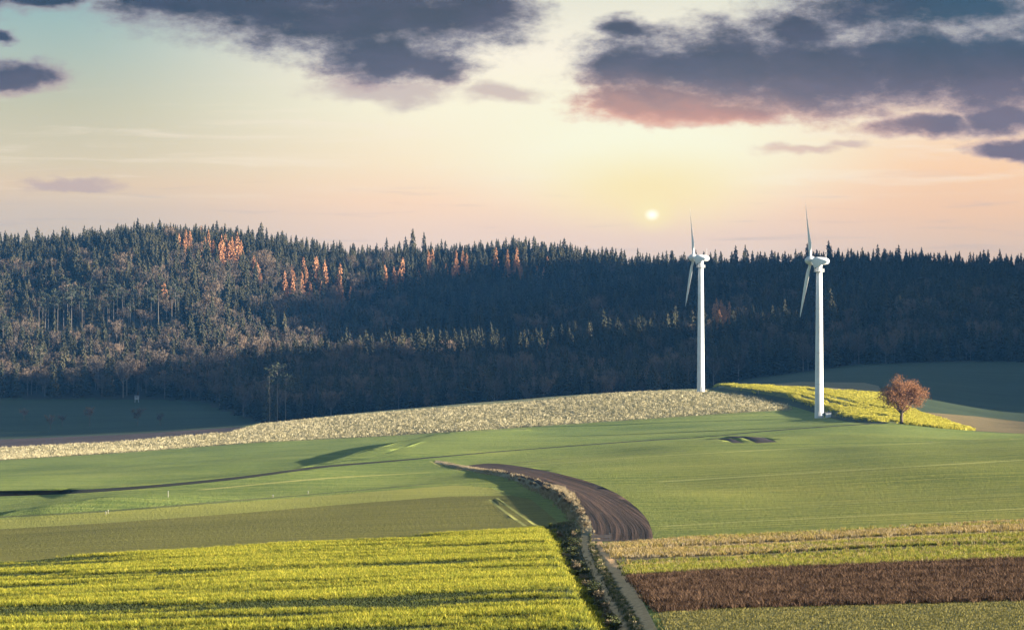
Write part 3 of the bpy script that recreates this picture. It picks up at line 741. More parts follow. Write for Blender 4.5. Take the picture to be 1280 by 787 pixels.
# candidates: a jittered grid over the wooded hills
sp = 8.8
gx, gy = np.meshgrid(np.arange(-560, 640, sp), np.arange(1600, 2760, sp))
x = gx.ravel()+rng.uniform(-.46, .46, gx.size)*sp; y = gy.ravel()+rng.uniform(-.46, .46, gx.size)*sp
u = CU+x/y*F
m = (u > -190) & (u < 1470) & (y > forest_y(x, y)+5)
x, y, u = x[m], y[m], u[m]
zg = zt(x, y); vg = V0-zg/y*F
kind = np.full(len(x), 'spruce_tree', dtype=object)
nb = fbm(x/75, y/75, 41, 3); r0 = rng.random(len(x))
brd = np.where(y < 1990, .45, .10) + .9*np.clip(nb-.5, -.3, .3)
brd = np.where((u > -60) & (u < 520) & (vg > 335) & (vg < 480), brd+.24, brd)
brd = np.where((y > 2480), brd-.25, brd)
kind[r0 < brd] = 'bare_tree'
drop = (kind == 'bare_tree') & (rng.random(len(x)) < .30)
x, y, u, zg, vg, kind = [q[~drop] for q in (x, y, u, zg, vg, kind)]
def spot(cu, cv, ru, rv): return ((u-cu)/ru)**2+((vg-cv)/rv)**2 < 1
# orange larches where the photo shows them (row of their feet)
for cu, cv, ru, rv, p in [(246, 325, 26, 10, .75), (282, 333, 20, 14, .7), (380, 372, 34, 16, .6), (440, 384, 36, 10, .35), (505, 372, 30, 10, .25), (655, 350, 40, 10, .25), (902, 428, 10, 9, .8), (560, 352, 30, 12, .3), (320, 356, 14, 8, .4)]:
    k = spot(cu, cv, ru, rv) & (rng.random(len(x)) < p); kind[k] = 'larch_tree'
k = (u > 40) & (u < 230) & (y > 2170) & (y < 2215) & (rng.random(len(x)) < .75); kind[k] = 'pine_tree'
# the felled gap that shows their stems
gap = (u > 50) & (u < 250) & (y > 2085) & (y < 2172)
scl = rng.uniform(.62, 1.12, len(x))*(.80+.4*fbm(x/40, y/40, 45, 2))*np.where(rng.random(len(x)) < .06, 1.22, 1.0); scl = np.where(gap, scl*.34, scl); scl = np.where(y > 2450, scl*.86, scl)
scl = np.where((y < 2000), scl*.92, scl)
pick = np.zeros(len(x), int)
for kd in PROTO:
    k = kind == kd; pick[k] = rng.integers(0, len(PROTO[kd]), k.sum())
hh = np.array([PROTO[a][b][3] for a, b in zip(kind, pick)])*scl; ww = np.array([PROTO[a][b][4] for a, b in zip(kind, pick)])*scl

proto('larch_tree', *spruce_parts(333, 24, 8.2, m_larch, levels=13, per=9, sag=.10, bare=.16, thin=.55), m_bark, m_larch, 24, 8.2)
# hand-placed trees of note: (kind, variant, u, D, scale, label)
NOTED = [
 ('larch_tree', 3, 205, 2230, .95, 'lone glowing orange larch among dark trees on the left hill'),
 ('pine_tree', 2, 337, 1592, .92, 'leftmost of three tall thin pale stemmed pines behind the field brow'),
 ('pine_tree', 0, 347, 1598, 1.08, 'tallest middle one of three thin pines behind the field brow'),
 ('pine_tree', 1, 357, 1594, .96, 'right one of three tall thin pines behind the field brow'),
 ('pine_tree', 1, 51, 1930, .95, 'single tall pine with long pale bare stem on the lower left slope'),
 ('pine_tree', 0, 4, 2080, .9, 'small crowned pine with bare stem at the very left edge of the forest'),
 ('spruce_tree', 1, 106, 1880, .93, 'broad pale spruce standing alone at the lower left forest edge'),
 ('spruce_tree', 3, 64, 1876, .85, 'narrow pale spruce left of the broad one at the lower forest edge'),
 ('spruce_tree', 0, 2, 1872, 1.0, 'spruce cut by the left frame edge at the foot of the hill'),
 ('larch_tree', 0, 685, 2075, .62, 'small bright orange larch on the crest of the middle spur'),
 ('larch_tree', 2, 902, 2090, .80, 'rusty larch on the lower slope right of the left turbine'),
 ('spruce_tree', 1, 516, 2600, 1.28, 'tallest dark spruce rising from the skyline left of centre'),
 ('spruce_tree', 3, 530, 2602, 1.15, 'second tall spruce right of the tallest on the skyline'),
 ('bare_tree', 1, 218, 2030, 1.0, 'round pinkish bare tree below the lone orange larch'),
 ('bare_tree', 0, 262, 1960, 1.05, 'wide greyish bare tree low on the left hillside'),
 ('bare_tree', 2, 285, 2070, 1.1, 'tall pale bare tree with rounded crown on the left hill'),
 ('bare_tree', 3, 905, 1890, .85, 'small greyish bare tree above the tip of the flowering field'),
]
MEAD = [(63, 1640, .42), (78, 1660, .36), (112, 1650, .5), (172, 1640, .6), (200, 1630, .35), (30, 1700, .4)]
nt_ = [(CU, )]
for nk in NOTED:
    xx = (nk[2]-CU)/F*nk[3]
    d = np.hypot(x-xx, y-nk[3]); keepm = d > 5.5
    x, y, u, vg, zg, kind, pick, scl, hh, ww = [a[keepm] for a in (x, y, u, vg, zg, kind, pick, scl, hh, ww)]
# how much of each tree the photo can show: paint silhouettes near to far, behind the brow of the fields
W_, H_ = 1280, 500
buf = np.zeros((H_, W_), bool)
fd = np.exp(np.linspace(math.log(300), math.log(1800), 500))
for c in range(W_):
    vv = V0-zbase((c-CU)/F*fd, fd)/fd*F; buf[int(max(0, vv.min())):, c] = True
vis = np.zeros(len(x)); order = np.argsort(y)
for i in order:
    px = F/y[i]; vb = vg[i]; vt = vb-hh[i]*px; w = ww[i]*px
    a = int(u[i]-w); b = int(u[i]+w)+1
    if b <= 0 or a >= W_: continue
    t0, t1 = int(max(vt, 0)), int(min(vb, H_-1))
    if t1 <= t0: continue
    for rr in range(t0, t1+1):
        q = (rr-vt)/max(vb-vt, 1); ws = w*(min(1, .15+q) if kind[i] != 'bare_tree' else min(1, .6+q))
        a2, b2 = max(0, int(u[i]-ws)), min(W_, int(u[i]+ws)+1)
        if b2 > a2:
            seg = buf[rr, a2:b2]; vis[i] += (~seg).sum(); seg[:] = True
LAB = {'spruce_tree': ('dark pointed spruce standing among others on the wooded hill', 'spruces of the wooded hill'),
       'bare_tree': ('leafless greyish brown broadleaf tree standing in the wooded hillside', 'bare broadleaf trees of the hillside'),
       'larch_tree': ('orange autumn larch standing in the sunlit wooded hillside', 'orange larches on the hillside'),
       'pine_tree': ('tall pine with long pale bare stem above the clearing on the left hill', 'tall pines above the clearing')}
CAP = {'spruce_tree': 285, 'bare_tree': 285, 'larch_tree': 120, 'pine_tree': 60}
single = np.zeros(len(x), bool)
for kd, cap in CAP.items():
    k = np.nonzero((kind == kd) & (vis > 25))[0]; k = k[np.argsort(-vis[k])][:cap]; single[k] = True
zz = zg-.1
rot = rng.uniform(0, 6.283, len(x))
for i in np.nonzero(single)[0]:
    build_tree(kind[i], pick[i], x[i], y[i], scl[i], rot[i], *LAB[kind[i]], z=zz[i])
for kd, k_, uu, D, s, lab in NOTED:
    build_tree(kd, k_, (uu-CU)/F*D, D, s, uu*1.7, lab)
for n, (uu, D, s) in enumerate(MEAD):
    build_tree('bare_tree', n % 4, (uu-CU)/F*D, D, s, n*1.3, 'small dark leafless tree in the shaded meadow below the left hill', 'small trees of the shaded meadow')
# the rest of the wood reads as one mass
rest = ~single
base = {}; meshes = []
for kd in PROTO:
    base[kd] = len(meshes); meshes += [p[2] for p in PROTO[kd]]
pk = np.array([base[a]+b for a, b in zip(kind, pick)])
# wooded ridge beyond the right edge of the view
hx, hy = np.meshgrid(np.arange(500, 1150, 13.0), np.arange(1400, 2700, 13.0))
hx = hx.ravel()+rng.uniform(-5, 5, hx.size); hy = hy.ravel()+rng.uniform(-5, 5, hy.size)
k = ((CU+hx/hy*F > 1475) | (hy < 1845)) & ((CU+hx/hy*F) > 1475) & (shade_hill(hx, hy) > 45); hx, hy = hx[k], hy[k]
X_ = np.concatenate([x[rest], hx]); Y_ = np.concatenate([y[rest], hy])
Z_ = np.concatenate([zz[rest], zt(hx, hy)])
P_ = np.concatenate([pk[rest], rng.integers(0, 5, len(hx))]); S_ = np.concatenate([scl[rest], rng.uniform(.8, 1.1, len(hx))])
scatter('distant_forest', X_, Y_, meshes, P_, rng.uniform(0, 6.283, len(X_)), S_, z=Z_)

# ------------------------------------------------------------------ the lone tree beside the flowering field
def lone_tree():
    (X, Y), = hit([(1127, 529.5)]); zc_ = float(zt(np.array([X]), np.array([Y]))[0])
    k = Y/F                                  # metres per photo pixel there
    H = 61*k
    rd = random.Random(5); t = MB(); c = MB()
    e = bpy.data.objects.new('lone_tree', None); COL.objects.link(e); e.location = (X, Y, zc_)
    tag(e, 'lone broad tree with rust red autumn leaves beside the yellow flowering field', 'tree')
    t.tube([(0, 0, -.5), (.05, 0, H*.04), (-.1, 0, H*.13), (.1, .1, H*.24)], [H*.052, H*.036, H*.03, H*.028], 10)
    ends = []
    for i in range(9):
        a = 6.283*i/9+rd.uniform(-.3, .3); el = rd.uniform(.45, 1.25); L = H*rd.uniform(.30, .46)
        p0 = Vector((0, .05, H*rd.uniform(.15, .25))); d = Vector((math.cos(a)*math.cos(el), math.sin(a)*math.cos(el), math.sin(el)))
        p1 = p0+d*L*.5+Vector((0, 0, -.02*H)); p2 = p0+d*L+Vector((0, 0, .05*H))
        t.tube([p0, p1, p2], [H*.017, H*.011, H*.005], 6, cap=False)
        for j in range(5):
            q0 = p0.lerp(p2, rd.uniform(.45, 1)); dd = (d+Vector((rd.uniform(-1, 1), rd.uniform(-1, 1), rd.uniform(-.5, .7)))).normalized()
            q1 = q0+dd*H*rd.uniform(.12, .26); t.tube([q0, q0.lerp(q1, .5)+Vector((0, 0, .01*H)), q1], [H*.006, H*.004, .03], 4, cap=False); ends.append(q1); ends.append(q0.lerp(q1, .6))
    new_obj('trunk', t.mesh('trunk', flat_mat('dark_bark', (.06, .045, .035), .9, .3, 2), True), e)
    cen = Vector((0, 0, H*.60))
    clumps = [(p, H*.085*rd.uniform(.8, 1.3)) for p in ends]
    for i in range(120):          # outer envelope: broad egg, a little heavier on the right
        a = rd.uniform(0, 6.283); b = math.asin(rd.uniform(-.75, 1)); f = rd.uniform(.5, 1)
        p = cen+Vector((math.cos(a)*math.cos(b)*H*.52*f, math.sin(a)*math.cos(b)*H*.44*f, math.sin(b)*H*.40*f))
        if p.z < H*.26: p.z = H*rd.uniform(.24, .40)
        if p.z > H*.75: p.x *= .72; p.y *= .72
        clumps.append((p, H*.075*rd.uniform(.7, 1.3)))
    for p, rr in clumps:
        for k_ in range(70):
            q = p+Vector((rd.gauss(0, 1), rd.gauss(0, 1), rd.gauss(0, .75)))*rr*.62
            v = Vector((rd.uniform(-1, 1), rd.uniform(-1, 1), rd.uniform(-1, .6))).normalized()*rd.uniform(.10, .26); s = v.cross(Vector((rd.uniform(-1, 1), rd.uniform(-1, 1), rd.uniform(-1, 1)))).normalized()*rd.uniform(.08, .18)
            c.add([q-v, q+s, q+v, q-s], [(0, 1, 2, 3)])
    new_obj('crown', c.mesh('crown', rand_mat('rust_leaves', (.17, .082, .038), (.26, .13, .062), (.37, .20, .10), posvar=1.3, trans=.2)), e)
lone_tree()

# ------------------------------------------------------------------ wind turbines
m_white = flat_mat('white_coat', (.50, .52, .54), .45, .12, .35)
m_grey = flat_mat('light_grey_coat', (.42, .44, .46), .5, .05, .5)
m_dark = flat_mat('dark_steel', (.10, .10, .11), .5, .1, 1)
def blade_mesh(L):
    """root cylinder growing into a broad twisted aerofoil"""
    st = [(0, .62, 1.0, 0), (.03, .62, 1.0, 0), (.07, .75, .7, 4), (.13, 1.75, .28, 13), (.19, 2.4, .20, 12), (.27, 2.3, .17, 9), (.40, 1.9, .15, 6), (.55, 1.5, .14, 4), (.72, 1.08, .13, 2), (.86, .72, .12, 1), (.95, .34, .11, 0), (.99, .18, .11, 0), (1.0, .06, .2, 0)]
    V = []; Fc = []; n = 14
    for s, ch, th, tw in st:
        tw = R(tw)
        for k in range(n):
            a = 2*math.pi*k/n
            cx = math.cos(a)*ch; cy = math.sin(a)*ch*th*(1 if th > .5 else (.65+.35*math.cos(a)))
            if th < .5: cx += -ch*.35
            V.append((cx*math.cos(tw)-cy*math.sin(tw), cx*math.sin(tw)+cy*math.cos(tw), s*L))
    for i in range(len(st)-1):
        for k in range(n): Fc.append((i*n+k, i*n+(k+1) % n, (i+1)*n+(k+1) % n, (i+1)*n+k))
    Fc.append(tuple(range(n))[::-1]); Fc.append(tuple((len(st)-1)*n+k for k in range(n)))
    return mesh_from('blade', V, Fc, m_white, True)
def lathe(prof, n=28, axis='z'):
    V = []; Fc = []
    for r, z in prof:
        for k in range(n):
            a = 2*math.pi*k/n; p = (r*math.cos(a), r*math.sin(a), z)
            V.append(p if axis == 'z' else (p[2], p[0], p[1]))
    for i in range(len(prof)-1):
        for k in range(n): Fc.append((i*n+k, i*n+(k+1) % n, (i+1)*n+(k+1) % n, (i+1)*n+k))
    Fc.append(tuple(range(n))[::-1]); Fc.append(tuple((len(prof)-1)*n+k for k in range(n)))
    return V, Fc
HUB = 65.0
def make_turbine():
    e = bpy.data.objects.new('wind_turbine', None); COL.objects.link(e)
    V, Fc = lathe([(1.95, -1.5), (1.92, .0), (1.86, 3), (1.72, 14), (1.71, 14.05), (1.60, 27), (1.59, 27.05), (1.42, 45), (1.41, 45.05), (1.22, HUB-2.2)], 36)
    new_obj('tower', mesh_from('tower', V, Fc, m_white, True), e)
    mb = MB()
    for zz_, rr_ in ((14.02, 1.735), (27.02, 1.61), (45.02, 1.43)):
        V, Fc = lathe([(rr_-.05, zz_-.14), (rr_, zz_-.12), (rr_, zz_+.12), (rr_-.05, zz_+.14)], 36); mb.add(V, Fc)
    new_obj('flange_ring', mb.mesh('flange_ring', m_grey, True), e)
    mb = MB(); mb.box((0, -1.9, 1.6), (.95, .16, 2.1)); tw = new_obj('door', mb.mesh('door', m_grey), e)
    mb = MB(); mb.box((.32, -2.0, 1.55), (.08, .10, .2)); new_obj('handle', mb.mesh('handle', m_dark), tw)
    mb = MB(); V, Fc = lathe([(1.25, HUB-4.6), (2.15, HUB-4.55), (2.2, HUB-4.4), (1.25, HUB-4.35)], 28); mb.add(V, Fc)
    for k in range(14):
        a = 6.283*k/14; mb.tube([(2.1*math.cos(a), 2.1*math.sin(a), HUB-4.45), (2.1*math.cos(a), 2.1*math.sin(a), HUB-3.3)], [.05, .05], 4)
    for zz_ in (HUB-3.3, HUB-3.85):
        mb.tube([(2.1*math.cos(6.283*k/28), 2.1*math.sin(6.283*k/28), zz_) for k in range(29)], [.05]*29, 4, cap=False)
    new_obj('service_platform', mb.mesh('service_platform', m_grey), e)
    head = bpy.data.objects.new('nacelle', None)
    # nacelle: rounded housing on the -x side facing the rotor; local axis x = away from the rotor
    yaw = math.radians(YAW); tilt = math.radians(2.5)
    Rz = Matrix.Rotation(yaw, 4, 'Z') @ Matrix.Rotation(tilt, 4, 'Y')
    T = Matrix.Translation((0, 0, HUB))
    V, Fc = lathe([(.9, -2.1), (1.45, -1.9), (1.62, -.8), (1.62, 1.2), (1.50, 2.6), (1.15, 3.7), (.6, 4.2)], 24, 'x')
    V = [T @ Rz @ Vector((p[0], p[1], p[2]*1.0)) for p in V]
    mb = MB(); mb.add(V, Fc)
    V, Fc = lathe([(1.28, HUB-2.4), (1.34, HUB-1.9), (1.34, HUB-1.0), (1.1, HUB-.6)], 24); mb.add(V, Fc)
    na = new_obj('nacelle', mb.mesh('nacelle', m_white, True), e)
    mb = MB(); p0 = T @ Rz @ Vector((2.9, 0, 1.3)); mb.tube([p0, p0+Vector((0, 0, 3.6))], [.07, .04], 6); mb.tube([p0+Vector((-.5, 0, 1.6)), p0+Vector((.5, 0, 1.6))], [.05, .05], 5)
    new_obj('weather_mast', mb.mesh('weather_mast', m_grey), na)
    # rotor hub
    V, Fc = lathe([(.15, -6.15), (.7, -5.95), (1.35, -5.3), (1.78, -4.3), (1.85, -3.4), (1.75, -2.5), (1.2, -2.15)], 28, 'x')
    hb = new_obj('rotor_hub', mesh_from('rotor_hub', [T @ Rz @ Vector(p) for p in V], Fc, m_white, True), e)
    bm = blade_mesh(26.4)
    axis = (Rz.to_3x3() @ Vector((-1, 0, 0))).normalized()       # points upwind, away from the tower
    upv = (Rz.to_3x3() @ Vector((0, 0, 1))).normalized(); hv = (Rz.to_3x3() @ Vector((0, 1, 0))).normalized()
    cen = T @ Rz @ Vector((-3.6, 0, 0))
    beta = math.radians(PITCH)
    for th in (29, 149, 269):
        a = math.radians(th); rad = upv*math.cos(a)+hv*math.sin(a); tan = -upv*math.sin(a)+hv*math.cos(a)
        ch = tan*math.cos(beta)+axis*math.sin(beta); th_ = rad.cross(ch)
        o = new_obj('blade', bm, e); Mx = Matrix((ch, th_, rad)).transposed().to_4x4(); Mx.translation = cen+rad*1.35
        o.matrix_local = Mx
    return e
YAW, PITCH = 8, -11
def copy_tree(o, parent=None):
    c = o.copy(); COL.objects.link(c); c.parent = parent
    for ch in o.children: copy_tree(ch, c)
    return c
near = make_turbine()
far = copy_tree(near)
for o, (uu, vv), lab in ((near, (1024, 522), 'taller white wind turbine beside the yellow flowering field and the rust red tree'), (far, (876, 490), 'smaller looking white wind turbine on the brow behind the corn stubble')):
    (X, Y), = hit([(uu, vv)]); o.location = (X, Y, float(zt(np.array([X]), np.array([Y]))[0]))
    s = {1024: 196.0, 876: 167.5}[uu]*Y/F/HUB; o.scale = (s, s, s)
    print('turbine', X, Y, s)
    tag(o, lab, 'wind turbine', 'wind turbines on the hill')

# ------------------------------------------------------------------ small things
def place(px, D=None):
    (X, Y), = hit([px if D is None else (px[0], None, D)])
    return X, Y, float(zt(np.array([X]), np.array([Y]))[0])
def empty(name, loc, label, cat, group=None, rz=0):
    e = bpy.data.objects.new(name, None); COL.objects.link(e); e.location = loc; e.rotation_euler = (0, 0, rz); tag(e, label, cat, group); return e
# transformer cabinet beside the near tower
X, Y, Z = place((1034, 521)); X = near.location.x+3.7; Y = near.location.y-1.0; Z = float(zt(np.array([X]), np.array([Y]))[0])
e = empty('transformer_cabinet', (X, Y, Z), 'small pale grey cabinet at the foot of the right turbine', 'cabinet')
mb = MB(); mb.box((0, 0, .95), (2.3, 1.7, 2.1)); new_obj('housing', mb.mesh('housing', m_grey), e)
mb = MB(); mb.box((0, 0, 2.08), (2.6, 2.0, .16)); new_obj('roof', mb.mesh('roof', m_dark), e)
mb = MB(); mb.box((-.52, -.87, .95), (.9, .06, 1.7)); mb.box((.52, -.87, .95), (.9, .06, 1.7)); d = new_obj('door', mb.mesh('door', m_white), e)
mb = MB(); mb.box((.0, -.92, 1.0), (.08, .06, .25)); new_obj('handle', mb.mesh('handle', m_dark), d)
# beehive-like pale box by the forest edge
X, Y, Z = place((171, None, 1835)) if False else place((171, 0), 1832)
e = empty('hunting_hide', (X, Y, Z), 'small pale raised hide at the shaded forest edge left of the valley meadow', 'hide')
m_wood = flat_mat('weathered_board', (.30, .31, .33), .85, .15, 2)
mb = MB(); mb.box((0, 0, 3.0), (2.6, 2.2, 2.3)); new_obj('cabin', mb.mesh('cabin', m_wood), e)
mb = MB(); mb.box((0, 0, 4.27), (3.1, 2.7, .18), Matrix.Rotation(.12, 3, 'X')); new_obj('roof', mb.mesh('roof', m_dark), e)
for sx in (-1, 1):
    for sy in (-1, 1):
        mb = MB(); mb.tube([(sx*1.25, sy*1.05, -.3), (sx*1.0, sy*.85, 1.9)], [.09, .09], 6); new_obj('leg', mb.mesh('leg', m_wood), e)
mb = MB(); mb.box((0, -1.12, 3.3), (1.3, .05, .5)); new_obj('window', mb.mesh('window', m_dark), e)
# marker posts
def post(px, h, lab, cat='post', cap=(.22, .22, .17)):
    X, Y, Z = place(px); e = empty('marker_post', (X, Y, Z), lab, cat, 'pale marker posts in the fields')
    mb = MB(); mb.tube([(0, 0, -.3), (.02, 0, h)], [.06, .05], 8); new_obj('pole', mb.mesh('pole', flat_mat('pale_post', cap, .8, .1, 3)), e)
    mb = MB(); mb.tube([(.02, 0, h), (.02, 0, h+.05)], [.065, .03], 8); new_obj('cap', mb.mesh('cap', m_grey), e)
post((210, 621), .8, 'pale post standing above the shaded hollow in the left green field')
post((135, 641.5), .45, 'right of two low pale posts by the light strip at left')
post((132, 642.5), .35, 'lowest pale post, left of its twin by the light strip')
post((385, 617), .45, 'low pale post on the dark seam above the light grass strip')
post((341, 621), .3, 'stubby pale post left of the one on the dark seam')
post((948, 492), 1.6, 'reddish white post on the dark bank between corn stubble and rape', cap=(.55, .3, .22))
post((585, 586), .6, 'pale post at the far upper end of the grass verge')
post((640, 599), .8, 'pale post half way along the grass verge by the ploughed strip')
# board fence piece where the ploughed strip meets the track
X, Y, Z = place((752, 676)); e = empty('plank_barrier', (X, Y, Z), 'low dark plank barrier at the near left corner of the ploughed strip', 'barrier')
for sx in (-.75, .75):
    mb = MB(); mb.box((sx, 0, .3), (.12, .12, .9)); new_obj('post', mb.mesh('post', m_dark), e)
mb = MB(); mb.box((0, -.09, .45), (1.9, .05, .28)); mb.box((0, -.09, .1), (1.9, .05, .2)); new_obj('board', mb.mesh('board', flat_mat('dark_plank', (.07, .065, .07), .9, .2, 3)), e)

# shrubs along the ditch, each one its own
m_shrub = rand_mat('shrub_leaves', (.03, .04, .014), (.06, .07, .025), (.11, .11, .045), posvar=.9, trans=.15)
m_shrub2 = rand_mat('dry_shrub', (.11, .085, .05), (.17, .135, .085), (.26, .21, .14), posvar=.9, trans=.15)
def shrub_mesh(seed, r, h, mat, n=420):
    rd = random.Random(seed); c = MB(); s = MB(); tips = []
    for i in range(7):
        a = rd.uniform(0, 6.283); p = Vector((math.cos(a)*r*rd.uniform(.3, .9), math.sin(a)*r*rd.uniform(.3, .9), h*rd.uniform(.5, 1)))
        s.tube([(0, 0, -.15), p*.5+Vector((0, 0, .1*h)), p], [.035, .022, .01], 4, cap=False); tips += [p, p*.6]
    for p in tips:
        for k in range(n//len(tips)):
            q = p+Vector((rd.gauss(0, 1), rd.gauss(0, 1), rd.gauss(0, .8)))*r*.26; q.z = max(q.z, .02)
            v = Vector((rd.uniform(-1, 1), rd.uniform(-1, 1), rd.uniform(-.3, 1))).normalized()*rd.uniform(.05, .12); w = v.cross(Vector((rd.uniform(-1, 1), rd.uniform(-1, 1), rd.uniform(-1, 1)))).normalized()*rd.uniform(.03, .07)
            c.add([q-v, q+w, q+v, q-w], [(0, 1, 2, 3)])
    return s.mesh('stem', m_bark), c.mesh('foliage', mat)
SH = [shrub_mesh(500+i, [.55, .75, .45, .6, .5][i], [.9, 1.2, .7, 1.0, .8][i], [m_shrub, m_shrub, m_shrub, m_shrub2, m_shrub2][i]) for i in range(5)]
LEFT = curve([(696, 664), (704, 692), (722, 722), (742, 752), (764, 790)], 6); RIGHT = curve([(722, 672), (722, 690), (732, 712), (748, 742), (768, 787)], 6)
rd = random.Random(9)
for n in range(34):
    t = (n+.5)/34; i = min(int(t*len(LEFT)), len(LEFT)-1); j = min(int(t*len(RIGHT)), len(RIGHT)-1); w = rd.choice([rd.uniform(0, .3), rd.uniform(.1, .9), rd.uniform(.5, .95)])
    px = (LEFT[i][0]*(1-w)+RIGHT[j][0]*w, LEFT[i][1]*(1-w)+RIGHT[j][1]*w)
    X, Y, Z = place(px); k = rd.randrange(5); s = rd.uniform(.40, .85)
    dry = k >= 3
    e = empty('shrub', (X, Y, Z), ('dry tan shrub growing in the ditch left of the farm track' if dry else 'dark green shrub growing in the ditch left of the farm track'), 'shrub', 'dry shrubs in the ditch' if dry else 'green shrubs in the ditch', rd.uniform(0, 6.28))
    e.scale = (s, s, s*rd.uniform(.8, 1.1)); new_obj('stem', SH[k][0], e); new_obj('foliage', SH[k][1], e)
VG = curve([(640, 598), (664, 606), (690, 617), (712, 631), (726, 645), (733, 658)], 5)
for n in range(14):
    px = VG[int((n+.5)/14*len(VG))]; X, Y, Z = place(px); k = 3+n % 2; s = rd.uniform(.4, .8)
    e = empty('shrub', (X, Y, Z), 'pale dry bush on the grass verge beside the ploughed strip', 'shrub', 'pale dry bushes on the verge', rd.uniform(0, 6.28)); e.scale = (s, s, s)
    new_obj('stem', SH[k][0], e); new_obj('foliage', SH[k][1], e)
ZLOW, ZHIGH = min(float(zt(np.array([0.]), np.array([d]))[0]) for d in (1500, 1700, 1900))-40, 175.0
_all = [o for o in COL.objects if o.get('kind') == 'structure']
ZLOW = min(min(v.co.z for v in o.data.vertices) for o in _all); ZHIGH = max(max(v.co.z for v in o.data.vertices) for o in _all)+40
# ------------------------------------------------------------------ camera, sun, sky
cam = bpy.data.cameras.new('camera'); co = new_obj('camera', cam); SC.camera = co
co.location = (0, 0, 0); co.rotation_euler = (R(90), 0, 0)
cam.sensor_width = 36; cam.lens = F/1280*36; cam.shift_y = -(CV-V0)/1280; cam.clip_start = 1; cam.clip_end = 20000
sun = bpy.data.lights.new('sun', 'SUN'); so = new_obj('sun', sun)
sun.energy = SUN_STRENGTH; sun.angle = R(.53); sun.color = (1, .86, .68)
so.rotation_euler = Vector(-SUND).to_track_quat('-Z', 'Y').to_euler()

